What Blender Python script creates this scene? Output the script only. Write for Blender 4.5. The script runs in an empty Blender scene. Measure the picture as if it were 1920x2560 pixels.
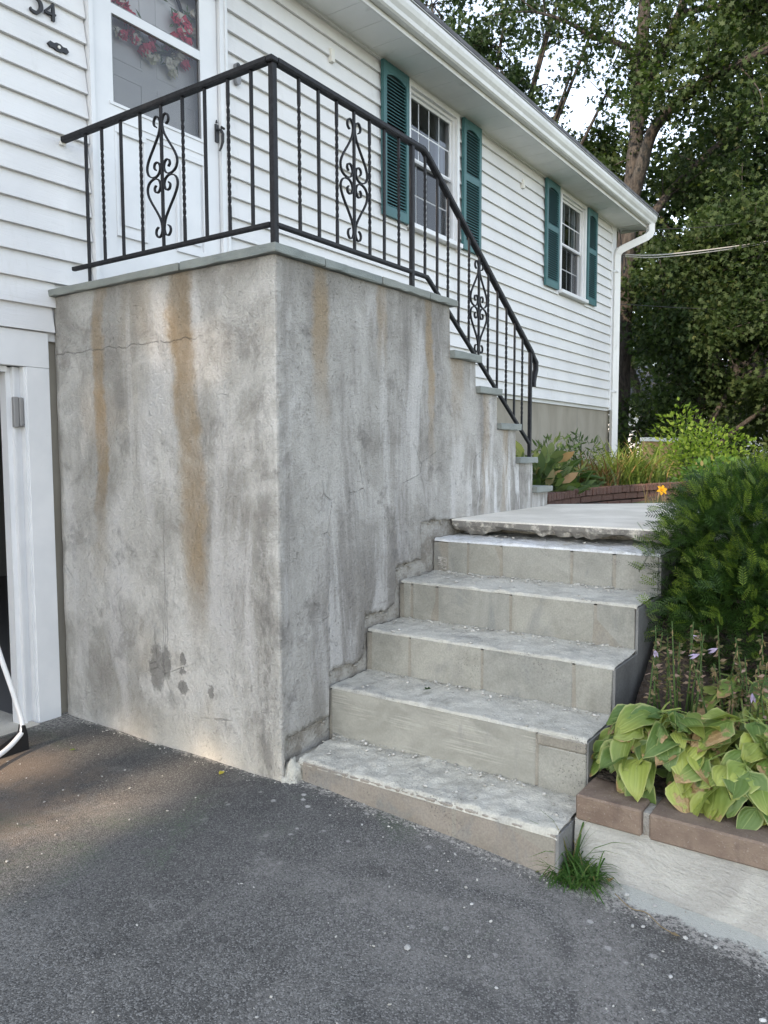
import bpy, bmesh, math, random
import numpy as np
from mathutils import Vector, Matrix, noise as mn

SC = bpy.context.scene
COL = SC.collection
R = random.Random(7)
NR = np.random.RandomState(11)
rad = math.radians

# ------------------------------------------------------------------ camera
cam_d = bpy.data.cameras.new('camera')
cam = bpy.data.objects.new('camera', cam_d)
COL.objects.link(cam)
CAM = Vector((-2.567, -2.347, 1.5))
_f = Vector((0.8198, 0.5676, -0.0765)).normalized()
_u0 = Vector((0.065, 0.041, 0.997))
_r = _f.cross(_u0).normalized()
_u = _r.cross(_f)
cam.matrix_world = Matrix(((_r.x, _u.x, -_f.x, CAM.x), (_r.y, _u.y, -_f.y, CAM.y),
                           (_r.z, _u.z, -_f.z, CAM.z), (0, 0, 0, 1)))
cam_d.sensor_fit = 'VERTICAL'
cam_d.sensor_height = 36.0
cam_d.sensor_width = 27.0
cam_d.lens = 1947.07 / 2560 * 36.0
cam_d.clip_start = 0.05
cam_d.clip_end = 2000
SC.camera = cam

# ------------------------------------------------------------------ sky and sun
SUN_DIR = Vector((-0.865, 0.045, 0.50)).normalized()      # towards the sun
world = bpy.data.worlds.new('World')
SC.world = world
world.use_nodes = True
_nt = world.node_tree
_sky = _nt.nodes.new('ShaderNodeTexSky')
_sky.sky_type = 'NISHITA'
_sky.sun_disc = False
_sky.sun_elevation = math.asin(SUN_DIR.z)
_sky.sun_rotation = math.atan2(SUN_DIR.x, SUN_DIR.y)
_sky.air_density = 1.0
_sky.dust_density = 0.5
_sky.ozone_density = 1.0
_hsv = _nt.nodes.new('ShaderNodeHueSaturation')          # sky desaturated for more neutral light: paler than a clear sky
_hsv.inputs['Saturation'].default_value = 0.52
_nt.links.new(_sky.outputs[0], _hsv.inputs['Color'])
_nt.links.new(_hsv.outputs[0], _nt.nodes['Background'].inputs[0])
_nt.nodes['Background'].inputs[1].default_value = 0.13
sun_d = bpy.data.lights.new('sun', 'SUN')
sun_d.energy = 2.0
sun_d.angle = rad(0.55)
sun_d.color = (1.0, 0.80, 0.60)
sun = bpy.data.objects.new('sun', sun_d)
COL.objects.link(sun)
sun.rotation_euler = SUN_DIR.to_track_quat('Z', 'Y').to_euler()
sun.location = (-8, 0, 14)
vs = SC.view_settings
vs.view_transform = 'Standard'
vs.look = 'None'
vs.gamma = 1.0
vs.use_curve_mapping = False
vs.exposure = 2.05
SC.cycles.max_bounces = 4
SC.cycles.diffuse_bounces = 3
SC.cycles.glossy_bounces = 2
SC.cycles.transparent_max_bounces = 8

# ------------------------------------------------------------------ node helper
class S:
    def __init__(s, g, k): s.g, s.k = g, k
    def _m(s, op, o, sw=False):
        return s.g.math(op, o, s) if sw else s.g.math(op, s, o)
    def __add__(s, o): return s._m('ADD', o)
    def __radd__(s, o): return s._m('ADD', o)
    def __sub__(s, o): return s._m('SUBTRACT', o)
    def __rsub__(s, o): return s._m('SUBTRACT', o, True)
    def __mul__(s, o): return s._m('MULTIPLY', o)
    def __rmul__(s, o): return s._m('MULTIPLY', o)
    def __truediv__(s, o): return s._m('DIVIDE', o)
    def abs(s): return s.g.math('ABSOLUTE', s)
    def max(s, o): return s._m('MAXIMUM', o)
    def min(s, o): return s._m('MINIMUM', o)
    def pow(s, o): return s._m('POWER', o)
    def fract(s): return s.g.math('FRACT', s)

class G:
    def __init__(s, mat):
        s.nt = mat.node_tree
        s.bsdf = s.nt.nodes['Principled BSDF']
        s.out = s.nt.nodes['Material Output']
        s._geo = s._pos = None
    def n(s, t): return s.nt.nodes.new(t)
    def link(s, sock, v):
        if isinstance(v, S): s.nt.links.new(v.k, sock)
        elif isinstance(v, (tuple, list)):
            sock.default_value = tuple(v) + ((1.0,) if len(v) == 3 and len(sock.default_value) == 4 else ())
        else: sock.default_value = v
    def math(s, op, a, b=None):
        nd = s.n('ShaderNodeMath'); nd.operation = op
        s.link(nd.inputs[0], a)
        if b is not None: s.link(nd.inputs[1], b)
        return S(s, nd.outputs[0])
    @property
    def geo(s):
        if not s._geo: s._geo = s.n('ShaderNodeNewGeometry')
        return s._geo
    @property
    def pos(s): return S(s, s.geo.outputs['Position'])
    def xyz(s):
        if not s._pos:
            nd = s.n('ShaderNodeSeparateXYZ'); s.nt.links.new(s.geo.outputs['Position'], nd.inputs[0])
            s._pos = [S(s, o) for o in nd.outputs]
        return s._pos
    def nrm(s):
        nd = s.n('ShaderNodeSeparateXYZ'); s.nt.links.new(s.geo.outputs['True Normal'], nd.inputs[0])
        return [S(s, o) for o in nd.outputs]
    def island(s): return S(s, s.geo.outputs['Random Per Island'])
    def objrand(s): return S(s, s.n('ShaderNodeObjectInfo').outputs['Random'])
    def uv(s):
        nd = s.n('ShaderNodeTexCoord'); sp = s.n('ShaderNodeSeparateXYZ')
        s.nt.links.new(nd.outputs['UV'], sp.inputs[0])
        return [S(s, o) for o in sp.outputs][:2]
    def sc(s, v, k):
        nd = s.n('ShaderNodeVectorMath'); nd.operation = 'MULTIPLY'
        s.link(nd.inputs[0], v); s.link(nd.inputs[1], k)
        return S(s, nd.outputs[0])
    def comb(s, x, y, z):
        nd = s.n('ShaderNodeCombineXYZ')
        for i, v in enumerate((x, y, z)): s.link(nd.inputs[i], v)
        return S(s, nd.outputs[0])
    def noise(s, scale, v=None, detail=3, rough=.55, dist=0.0):
        nd = s.n('ShaderNodeTexNoise')
        s.link(nd.inputs['Vector'], v if v is not None else s.pos)
        nd.inputs['Scale'].default_value = scale; nd.inputs['Detail'].default_value = detail
        nd.inputs['Roughness'].default_value = rough; nd.inputs['Distortion'].default_value = dist
        return S(s, nd.outputs['Fac'])
    def voro(s, scale, v=None, feature='F1', out='Distance', rnd=1.0):
        nd = s.n('ShaderNodeTexVoronoi'); nd.feature = feature
        s.link(nd.inputs['Vector'], v if v is not None else s.pos)
        nd.inputs['Scale'].default_value = scale; nd.inputs['Randomness'].default_value = rnd
        return S(s, nd.outputs[out])
    def sep(s, v):
        nd = s.n('ShaderNodeSeparateColor'); s.link(nd.inputs[0], v); return S(s, nd.outputs[0])
    def ss(s, x, a, b):
        nd = s.n('ShaderNodeMapRange'); nd.interpolation_type = 'SMOOTHSTEP'
        s.link(nd.inputs[0], x)
        if a <= b:
            nd.inputs[1].default_value, nd.inputs[2].default_value = a, b
            nd.inputs[3].default_value, nd.inputs[4].default_value = 0, 1
        else:
            nd.inputs[1].default_value, nd.inputs[2].default_value = b, a
            nd.inputs[3].default_value, nd.inputs[4].default_value = 1, 0
        return S(s, nd.outputs[0])
    def band(s, x, c, w, soft):
        return s.ss((x - c).abs(), w + soft, max(w - soft, 0))
    def mix(s, f, a, b):
        nd = s.n('ShaderNodeMix'); nd.data_type = 'RGBA'
        s.link(nd.inputs[0], f); s.link(nd.inputs[6], a); s.link(nd.inputs[7], b)
        return S(s, nd.outputs[2])
    def mul(s, a, b, f=1.0):
        nd = s.n('ShaderNodeMix'); nd.data_type = 'RGBA'; nd.blend_type = 'MULTIPLY'
        s.link(nd.inputs[0], f); s.link(nd.inputs[6], a); s.link(nd.inputs[7], b)
        return S(s, nd.outputs[2])
    def gray(s, v): return s.comb(v, v, v)
    def bump(s, h, dist=0.01, strength=1.0):
        nd = s.n('ShaderNodeBump'); s.link(nd.inputs['Height'], h)
        nd.inputs['Distance'].default_value = dist; nd.inputs['Strength'].default_value = strength
        s.nt.links.new(nd.outputs[0], s.bsdf.inputs['Normal'])
    def set(s, **k):
        for a, v in k.items(): s.link(s.bsdf.inputs[a.replace('_', ' ')], v)

MATS = {}
def material(name, fn=None, base=(.5, .5, .5), rough=.7, **kw):
    m = bpy.data.materials.new(name); m.use_nodes = True
    g = G(m)
    g.set(Base_Color=base, Roughness=rough)
    if kw: g.set(**kw)
    if fn: fn(g)
    MATS[name] = m
    return m

# ------------------------------------------------------------------ materials
def _stucco(g):
    x, y, z = g.xyz()
    nx, ny, nz = g.nrm()
    left = g.ss(nx, -.5, -.8)                 # face towards the garage
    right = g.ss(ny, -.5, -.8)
    P = g.pos
    n1 = g.noise(1.5, g.sc(P, (1.5, 1.5, 1.0)), 6, .66, .3)
    n2 = g.noise(2.1, P, 6, .66, .45)
    n3 = g.noise(8, g.sc(P, (1, 1, .55)), 5, .72, .5)
    c = g.mix(g.ss(n1, .36, .62), (.365, .355, .338), (.515, .505, .490))
    c = g.mix(g.ss(n2, .47, .62) * .85, c, (.63, .62, .61))
    c = g.mix(g.ss(n2, .48, .34) * .75, c, (.285, .273, .258))
    c = g.mix(g.ss(n3, .54, .74) * .40, c, (.235, .225, .217))
    # wash-down bands, heavier on the yard face, whose shade is painted in
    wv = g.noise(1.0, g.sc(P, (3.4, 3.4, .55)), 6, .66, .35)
    c = g.mix(right * .38, c, (.235, .222, .212))  # even darkening of the yard face, shade put into its colour
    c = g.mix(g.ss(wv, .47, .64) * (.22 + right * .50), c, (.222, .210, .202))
    pale = g.noise(1.0, g.sc(P, (4.2, 4.2, .8)), 5, .62, .4)
    c = g.mix(g.ss(pale, .52, .66) * .60, c, (.60, .592, .60))
    blot = g.noise(3.3, g.comb(x + 5., y + 3., z), 5, .7, .3)
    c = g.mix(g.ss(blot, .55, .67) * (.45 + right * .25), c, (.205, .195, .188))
    # warm pale tint in places on the left face
    w = g.noise(1.7, P, 4, .6)
    c = g.mix(g.ss(w, .56, .74) * left * .30, c, (.60, .535, .45))
    # run-off streaks below the slab joints
    wob = (g.noise(1.5, g.sc(P, (.4, .4, 1.6)), 2, .5) - .5)
    edge = (g.noise(13, P, 5, .75) - .5)
    wid = g.noise(2.3, g.sc(P, (.3, .3, 1.2)), 3, .6)
    def streak(u, c0, width, z0, z1, col, amt, drift=0.0):
        nonlocal c
        d = (u - c0 + wob * .13 + edge * .075 + (z - 2.3) * drift).abs()
        k = width * (.55 + wid * .9)
        m = g.ss(d / k, 1.30, .50)
        t = g.ss(z + (g.noise(3, P, 3) - .5) * .45, z1, z1 + .75)
        strong = g.ss(g.noise(4.2, g.sc(P, (1, 1, .6)), 5, .7), .30, .62) * .40 + .60
        c = g.mix(m * t * strong * amt, c, col)
    br = (.325, .245, .155); bd = (.225, .170, .108)
    Lm = left
    streak(y, 1.25, .050, 2.4, .75, br, Lm * .85, .02)
    streak(y, .615, .090, 2.4, .45, br, Lm * .90, -.055)
    streak(y, .605, .070, 2.4, 1.5, bd, Lm * .55, -.04)
    streak(y, .95, .12, 2.4, 1.75, (.44, .37, .28), Lm * .45)
    streak(x, .31, .062, 2.4, 1.45, br, right * .75)
    streak(x, .31, .050, 2.4, 1.9, bd, right * .45)
    streak(x, .80, .050, 2.4, 1.75, br, right * .78)
    streak(x, 1.275, .036, 2.4, 1.25, br, right * .75, .02)
    streak(x, 1.60, .080, 2.1, 1.40, br, right * .60)
    streak(x, 1.99, .050, 1.8, .85, (.35, .28, .20), right * .5)
    streak(x, 2.28, .050, 1.8, .75, br, right * .5)
    # white efflorescence low down next to the walk
    ef = g.ss(g.noise(5, g.sc(P, (2.2, 2.2, .35)), 4, .6), .50, .62)
    c = g.mix(ef * right * g.ss(x, 1.6, 1.95) * g.ss(z, 1.7, 1.25) * .8, c, (.70, .70, .72))
    # paler, warmer tone at the foot of the corner
    foot = g.ss(z + (g.noise(4, P, 5, .7) - .5) * .35, .32, .0) * g.ss(y, 1.5, .6)
    c = g.mix(foot * left * .70, c, (.62, .585, .53))
    # wet hand-sized spots
    def spot(cy, cz, ry, rz, amt=.70):
        nonlocal c
        dy = (y - cy + (g.noise(19, P, 4, .75) - .5) * .085) / ry
        dz = (z - cz + (g.noise(17, g.comb(x, y + 4., z), 4, .75) - .5) * .090) / rz
        m = g.ss(dy * dy + dz * dz, 1.35, .65)
        c = g.mix(m * left * amt, c, (.150, .145, .140))
    spot(.850, .40, .060, .125); spot(.775, .44, .036, .085); spot(.650, .475, .023, .030)
    spot(.655, .415, .020, .022); spot(.655, .330, .034, .036); spot(.455, .345, .018, .040)
    # thin dribbles above the spots
    for cy, zt in ((.785, 1.35), (.77, .95), (.80, .80)):
        m = g.ss((y - cy + (z - .5) * .02 + (g.noise(6, g.sc(P, (0, 0, 1)), 3) - .5) * .03).abs(), .006, .002) * g.ss(z, .42, .5) * g.ss(z, zt, zt - .3)
        c = g.mix(m * left * .45, c, (.20, .195, .19))
    # dark damp band beside the corner
    m = g.band(y + edge * .09, .09, .045, .03) * g.ss(z, 1.7, .9) * g.ss(g.noise(5, g.sc(P, (1, 2, .9)), 5, .75), .40, .58)
    c = g.mix(m * left * .65, c, (.185, .178, .172))
    # darker tone right under the slab
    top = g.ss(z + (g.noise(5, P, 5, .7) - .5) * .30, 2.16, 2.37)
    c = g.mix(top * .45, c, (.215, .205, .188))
    # the long horizontal hairline crack and small ones
    cz = (z - 2.045 - (g.noise(8, g.sc(P, (0, 1, 0)), 5, .7) - .5) * .085)
    crack = g.ss(cz.abs(), .0024, .0005) * g.ss(y, .42, .6) * left * g.ss(g.noise(6, P, 3), .30, .50)
    v = g.voro(2.6, P, 'DISTANCE_TO_EDGE')
    crack2 = g.ss(v + (g.noise(14, P, 4, .7) - .5) * .05, .006, .001) * g.ss(g.noise(1.9, P, 2), .58, .66)
    ck = crack.max(crack2 * .4)
    c = g.mix(ck * .50, c, (.17, .16, .15))
    # trowel scratches and grit
    scr = g.noise(42, g.sc(P, (1, 1, .6)), 3, .75, 2.2)
    c = g.mix(g.ss(scr, .62, .72) * (.22 + right * .3), c, (.185, .176, .168))
    c = g.mix(g.ss(scr, .36, .27) * .30, c, (.64, .635, .62))
    grit = g.noise(120, P, 3, .75)
    c = g.mul(c, g.gray(.74 + grit * .52))
    c = g.mul(c, (1.0, .982, .93))
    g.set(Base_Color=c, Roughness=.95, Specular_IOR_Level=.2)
    g.bump(grit * .55 + g.noise(55, P, 3, .7) * .8 + n3 * 1.2 + g.ss(scr, .60, .72) * -.45 - ck * 1.8, .014, 1.0)
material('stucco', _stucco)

def _core(g):
    P = g.pos
    n = g.noise(9, P, 5, .7); f = g.noise(70, P, 3, .7)
    c = g.mix(g.ss(n, .35, .65), (.25, .225, .19), (.46, .44, .40))
    c = g.mix(g.ss(f, .58, .7) * .6, c, (.13, .12, .10))
    g.set(Base_Color=c, Roughness=.95); g.bump(n + f * .6, .02, 1)
material('old_mortar', _core)

def _concrete(cols, dust=.6, scale=1.0, bump=.006, warm=(.46, .44, .385)):
    def fn(g):
        x, y, z = g.xyz(); nx, ny, nz = g.nrm(); P = g.pos
        up = g.ss(nz, .4, .8)
        n1 = g.noise(2.6 * scale, P, 5, .65, .8); n2 = g.noise(11 * scale, P, 4, .7); f = g.noise(120, P, 2, .6)
        r = g.objrand()
        c = g.mix(g.ss(n1, .33, .66), cols[0], cols[1])
        c = g.mix(g.ss(r, .2, .9) * .35, c, cols[2])
        c = g.mix(g.ss(n2, .55, .75) * .40, c, (.21, .205, .195))
        c = g.mix(g.ss(g.noise(3.7, g.sc(P, (1, 1, .5)), 5, .65, .6), .52, .66) * .62, c, (.195, .20, .195))
        # cement dust lying on what faces up
        d = up * g.ss(g.noise(6, P, 5, .7, .6), .34, .62) * dust
        c = g.mix(d, c, (.55, .53, .465))
        c = g.mix(up * g.ss(g.noise(6.5, P, 6, .75, .6), .50, .66) * .55, c, (.30, .286, .245))
        pits = g.ss(g.voro(90, P), .30, .14) * g.ss(g.noise(4.5, P, 4, .65), .52, .66)
        smear = g.noise(5.5, g.sc(P, (1, 1, 1.6)), 5, .7, .5)
        c = g.mix(g.ss(smear, .50, .64) * .45, c, cols[1])
        c = g.mix(g.ss(smear, .42, .32) * .40, c, (.235, .228, .205))
        c = g.mix(pits * .6, c, (.12, .115, .11))
        c = g.mix(g.ss(g.noise(38, P, 4, .75), .58, .72) * .25, c, (.22, .215, .20))
        c = g.mul(c, g.gray(.72 + f * .56))
        g.set(Base_Color=c, Roughness=.95, Specular_IOR_Level=.2)
        g.bump(n2 * .9 + f * .3 - pits * .6 + up * g.noise(30, P, 4, .75) * 1.0, bump, .8)
    return fn
material('block', _concrete(((.225, .220, .190), (.335, .325, .282), (.255, .258, .245)), .6))
material('tread', _concrete(((.40, .382, .325), (.52, .50, .435), (.44, .425, .375)), .70, 1.0, .008))
material('white_tread', _concrete(((.50, .495, .48), (.70, .71, .72), (.60, .605, .60)), .5, 1.0, .010))
material('brown_block', _concrete(((.215, .188, .155), (.295, .260, .218), (.240, .213, .180)), .5))
material('mortar', _concrete(((.215, .195, .160), (.30, .278, .235), (.25, .232, .198)), .6))
material('side_block', _concrete(((.165, .162, .155), (.225, .222, .212), (.19, .188, .18)), .3))
def _formed(g):
    P = g.pos; x, y, z = g.xyz()
    n1 = g.noise(3.2, g.sc(P, (1, 1, 2)), 5, .65, .6)
    lines = g.noise(1.0, g.sc(P, (3, 3, 150)), 2, .6)
    area = g.ss(g.noise(3.0, g.sc(P, (1, 1, 3)), 3), .46, .60)
    c = g.mix(g.ss(n1, .33, .66), (.255, .248, .212), (.345, .333, .288))
    c = g.mix(area * g.ss(lines, .45, .62) * .55, c, (.44, .425, .37))
    c = g.mix(g.ss(g.noise(9, g.sc(P, (1, 1.5, .5)), 4, .7), .58, .74) * .5, c, (.24, .235, .215))
    f = g.noise(120, P, 2)
    c = g.mul(c, g.gray(.85 + f * .3))
    g.set(Base_Color=c, Roughness=.95); g.bump(lines * area * .5 + f * .3 + n1, .006, .7)
material('formed_concrete', _formed)

def _walk(g):
    P = g.pos; nx, ny, nz = g.nrm()
    n = g.noise(2.2, P, 4, .6); f = g.noise(160, P, 2, .7); q = g.noise(14, P, 4, .7)
    c = g.mix(g.ss(n, .35, .65), (.58, .54, .46), (.72, .675, .59))
    c = g.mix(g.ss(nz, .6, .2) * g.ss(q, .30, .55), c, (.20, .188, .168))
    c = g.mul(c, g.gray(.65 + f * .7))
    g.set(Base_Color=c, Roughness=.95); g.bump(f * .5 + q * .4, .008, .8)
material('walk_concrete', _walk)

def _asphalt(g):
    P = g.pos; x, y, z = g.xyz()
    vr = g.sep(g.voro(210, P, 'F1', 'Color')); vd = g.voro(210, P)
    big = g.noise(.8, P, 5, .62, .6); mid = g.noise(5, P, 6, .72); fine = g.noise(75, P, 3, .75)
    c = g.mix(g.ss(big, .36, .66), (.094, .090, .083), (.152, .146, .135))
    c = g.mix(g.ss(mid, .48, .70) * .50, c, (.215, .206, .190))
    c = g.mix(g.ss(mid, .47, .30) * .65, c, (.062, .060, .058))
    c = g.mix(g.ss(vr, .60, 1.0) * .60, c, (.31, .302, .285))
    c = g.mix(g.ss(vr, .34, 0.0) * .70, c, (.036, .035, .034))
    c = g.mix(g.ss(g.noise(46, P, 3, .8), .64, .74) * .55, c, (.36, .35, .33))
    # tan earth washed out by the garage, with the warm sun patch painted in
    dirt_sun = g.ss(y + (mid - .5) * .9, .25, .75) * g.ss(x + (big - .5) * .8, -.25, -.6) * g.ss(g.noise(2.2, P, 5, .7), .34, .56)
    c = g.mix(dirt_sun * .60, c, (.29, .215, .155))
    # darker zone by the steps, moss film and tan dust in patches
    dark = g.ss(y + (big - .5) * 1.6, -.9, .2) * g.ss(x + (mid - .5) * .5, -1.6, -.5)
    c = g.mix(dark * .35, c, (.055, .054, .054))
    moss = g.ss(g.noise(1.35, P, 5, .65, .8), .53, .66) * g.ss(fine, .40, .60)
    c = g.mix(moss * .60, c, (.090, .122, .074))
    c = g.mix(g.ss(g.noise(1.1, g.comb(x + 4., y - 2., z), 5, .66, .9), .52, .68) * .5 * g.ss(fine, .3, .6), c, (.285, .268, .245))
    # cement splashes: near the foot of the step, along the garden wall, in the corner by the garage
    sp = g.voro(13, P) + (g.noise(45, P, 3, .7) - .5) * .25
    dots = g.ss(sp, .20, .10) * g.ss(g.noise(2.1, P, 2), .40, .55)
    near = g.ss((x - .02 + (y + .5) * .0).abs(), .75, .06) * g.ss(y, -2.2, -1.2) * g.ss(y, .2, -.1)
    c = g.mix(dots * near.max(.10) * .85, c, (.50, .48, .45))
    crumb = g.ss(g.noise(60, P, 4, .8), .46, .54)
    e1 = g.ss(x + (g.noise(9, P, 5, .8) - .5) * .26, .015, .045) * g.ss(y, .06, -.06) * crumb
    c = g.mix(e1 * .75, c, (.42, .40, .365))
    e0 = g.ss(x + (g.noise(11, P, 5, .8) - .5) * .16, -.035, -.005) * g.ss(y, -.05, .1) * crumb
    c = g.mix(e0 * .75, c, (.46, .43, .38))
    e2 = g.ss(y + (g.noise(14, P, 5, .75) - .5) * .4 + (x + .25) * .25, 1.42, 1.62) * g.ss(x, -.32, -.22) * crumb
    c = g.mix(e2 * .7, c, (.44, .42, .38))
    e3 = g.ss(x + (g.noise(9, P, 5, .8) - .5) * .20 + (g.noise(2.3, P, 2) - .5) * .12, .105, .135) * g.ss(y, -1.40, -1.55)
    c = g.mix(e3 * .85, c, (.52, .525, .48))
    g.set(Base_Color=c, Roughness=.90, Specular_IOR_Level=.3)
    g.bump(vd * -.5 + mid * .4 + fine * .5, .006, .8)
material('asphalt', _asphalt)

def _bluestone(g):
    P = g.pos
    n = g.noise(5, P, 4, .6); f = g.noise(60, g.sc(P, (1, 1, 3)), 3, .7)
    r = g.objrand()
    c = g.mix(g.ss(n, .35, .65), (.175, .195, .185), (.235, .255, .235))
    c = g.mix(r * .35, c, (.27, .265, .225))
    c = g.mix(g.ss(f, .6, .75) * .5, c, (.34, .34, .31))
    g.set(Base_Color=c, Roughness=.8); g.bump(f + n, .006, .7)
material('bluestone', _bluestone)

def _iron(g):
    P = g.pos
    n = g.noise(45, P, 3, .6)
    c = g.mix(g.ss(n, .35, .7), (.010, .010, .012), (.022, .022, .025))
    rust = g.ss(g.noise(8, P, 4, .7), .66, .74)
    c = g.mix(rust * .25, c, (.045, .02, .012))
    g.set(Base_Color=c, Roughness=.55 + n * .15, Specular_IOR_Level=.28); g.bump(n, .002, .4)
material('iron', _iron)

def _siding(g):
    P = g.pos; x, y, z = g.xyz()
    gr = g.noise(1.0, g.sc(P, (5, 5, 90)), 4, .65, .6); n = g.noise(1.8, P, 3)
    c = g.mix(g.ss(n, .3, .7), (.655, .648, .64), (.715, .705, .692))
    c = g.mix(g.ss(g.noise(1.0, g.sc(P, (9, 9, 1.1)), 5, .72), .56, .74) * .26, c, (.46, .445, .40))
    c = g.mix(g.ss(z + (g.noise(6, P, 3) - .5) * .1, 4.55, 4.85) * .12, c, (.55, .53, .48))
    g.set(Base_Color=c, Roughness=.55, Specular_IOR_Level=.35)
    g.bump(gr * .6 + g.noise(1.1, P, 3) * 4, .006, .8)
material('siding', _siding)
def _trim(g):
    P = g.pos; n = g.noise(3, P, 4, .6)
    c = g.mix(g.ss(n, .35, .7), (.67, .675, .68), (.735, .735, .735))
    c = g.mix(g.ss(g.noise(40, P, 3, .7), .68, .76) * .25, c, (.45, .43, .40))
    g.set(Base_Color=c, Roughness=.45); g.bump(g.noise(20, P, 3), .001, .5)
material('white_trim', _trim)
def _soffit(g):
    P = g.pos; n = g.noise(2, P, 4, .6)
    c = g.mix(g.ss(n, .35, .7), (.76, .755, .74), (.84, .835, .82))
    c = g.mix(g.ss(g.noise(7, g.sc(P, (1, .4, 1)), 4, .7), .6, .75) * .3, c, (.42, .41, .38))
    g.set(Base_Color=c, Roughness=.6)
material('soffit', _soffit)
def _gutter(g):
    P = g.pos
    c = g.mix(g.ss(g.noise(2.5, g.sc(P, (1, 1, .5)), 4, .6), .4, .7), (.66, .655, .63), (.75, .745, .72))
    st = g.ss(g.noise(1.0, g.sc(P, (14, 5, 3)), 4, .7), .55, .75)
    c = g.mix(st * .35, c, (.40, .385, .35))
    g.set(Base_Color=c, Roughness=.45)
material('gutter', _gutter)
def _teal(g):
    P = g.pos; n = g.noise(4, P, 4, .6)
    c = g.mix(g.ss(n, .35, .7), (.034, .108, .115), (.048, .140, .144))
    c = g.mix(g.ss(g.noise(30, P, 4, .7), .62, .75) * .3, c, (.10, .27, .26))
    g.set(Base_Color=c, Roughness=.55); g.bump(g.noise(60, g.sc(P, (1, 1, .2)), 2), .001, .5)
material('teal', _teal)
def _found(g):
    P = g.pos; n = g.noise(2, g.sc(P, (1, 1, .5)), 4, .6, .5); f = g.noise(80, P, 3, .7)
    c = g.mix(g.ss(n, .3, .7), (.250, .225, .180), (.335, .305, .250))
    c = g.mix(g.ss(g.noise(1, g.sc(P, (7, 7, .7)), 4, .6), .55, .7) * .4, c, (.19, .18, .16))
    g.set(Base_Color=c, Roughness=.95); g.bump(f * .4 + n, .008, .6)
material('foundation', _found)

def _glass(tint, refl):
    def fn(g):
        nt = g.nt
        tr = g.n('ShaderNodeBsdfTransparent'); tr.inputs[0].default_value = tint + (1,)
        gl = g.n('ShaderNodeBsdfGlossy'); gl.inputs['Roughness'].default_value = .01
        lw = g.n('ShaderNodeLayerWeight'); lw.inputs['Blend'].default_value = .25
        k = S(g, lw.outputs['Fresnel']) * refl + .04
        mx = g.n('ShaderNodeMixShader'); g.link(mx.inputs[0], k)
        nt.links.new(tr.outputs[0], mx.inputs[1]); nt.links.new(gl.outputs[0], mx.inputs[2])
        nt.links.new(mx.outputs[0], g.out.inputs[0])
    return fn
material('glass', _glass((.55, .60, .63), 1.5))
material('storm_glass', _glass((.80, .80, .80), .9))
def _screen(g):
    tr = g.n('ShaderNodeBsdfTransparent'); df = g.n('ShaderNodeBsdfDiffuse')
    df.inputs[0].default_value = (.05, .05, .055, 1)
    mx = g.n('ShaderNodeMixShader'); mx.inputs[0].default_value = .22
    g.nt.links.new(tr.outputs[0], mx.inputs[1]); g.nt.links.new(df.outputs[0], mx.inputs[2])
    g.nt.links.new(mx.outputs[0], g.out.inputs[0])
material('screen', _screen)
material('room', base=(.16, .15, .14), rough=.9)
material('garage_inside', base=(.22, .215, .21), rough=.9)
material('curtain', lambda g: g.set(Base_Color=g.mix(g.ss(g.noise(1, g.sc(g.pos, (60, 1, 1)), 2), .4, .6), (.22, .22, .24), (.34, .34, .36))))
material('black_plastic', base=(.012, .012, .013), rough=.45)
material('black_paint', base=(.016, .016, .018), rough=.5)
material('grey_plastic', base=(.20, .20, .205), rough=.5)
material('cast_grey', base=(.24, .235, .23), rough=.55)
material('pale_plastic', base=(.70, .68, .62), rough=.5)
material('white_tube', base=(.82, .81, .80), rough=.35)

def _brick(c1, c2, c3):
    def fn(g):
        P = g.pos; r = g.objrand(); n = g.noise(9, P, 5, .7, .6); f = g.noise(110, P, 2, .7)
        c = g.mix(g.ss(n, .3, .7), c1, c2); c = g.mix(r * .5, c, c3)
        c = g.mix(g.ss(g.noise(1, g.sc(P, (14, 14, 2)), 4, .7), .55, .7) * .35, c, (.085, .062, .055))
        c = g.mix(g.ss(f, .6, .75) * .5, c, (.38, .33, .28))
        g.set(Base_Color=c, Roughness=.92); g.bump(f * .5 + n * .8, .008, .8)
    return fn
material('cap_block', _brick((.155, .108, .080), (.225, .165, .122), (.195, .155, .120)))
material('dark_brick', _brick((.070, .034, .024), (.112, .056, .040), (.085, .046, .034)))
material('red_brick', _brick((.22, .075, .055), (.30, .11, .08), (.20, .08, .06)))
def _wallstucco(g):
    P = g.pos; n = g.noise(3, P, 4, .6, .8); t = g.noise(1, g.sc(P, (14, 9, 30)), 4, .7, 1.2); f = g.noise(120, P, 2)
    c = g.mix(g.ss(n, .35, .65), (.33, .318, .29), (.43, .417, .38))
    c = g.mix(g.ss(t, .62, .72) * .5, c, (.26, .25, .23))
    c = g.mix(g.ss(g.noise(5, g.sc(P, (1, .6, 1)), 4, .7), .58, .72) * .35, c, (.33, .325, .31))
    g.set(Base_Color=g.mul(c, g.gray(.85 + f * .3)), Roughness=.95); g.bump(t * 1.2 + f * .3 + n, .012, .9)
material('wall_stucco', _wallstucco)
def _soil(g):
    P = g.pos; n = g.noise(6, P, 5, .7); f = g.voro(38, P)
    c = g.mix(g.ss(n, .35, .65), (.030, .022, .016), (.075, .055, .04))
    c = g.mix(g.ss(f, .25, .1) * .4, c, (.12, .095, .07))
    g.set(Base_Color=c, Roughness=1.); g.bump(f * -1 + n, .03, 1)
material('soil', _soil)
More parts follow.
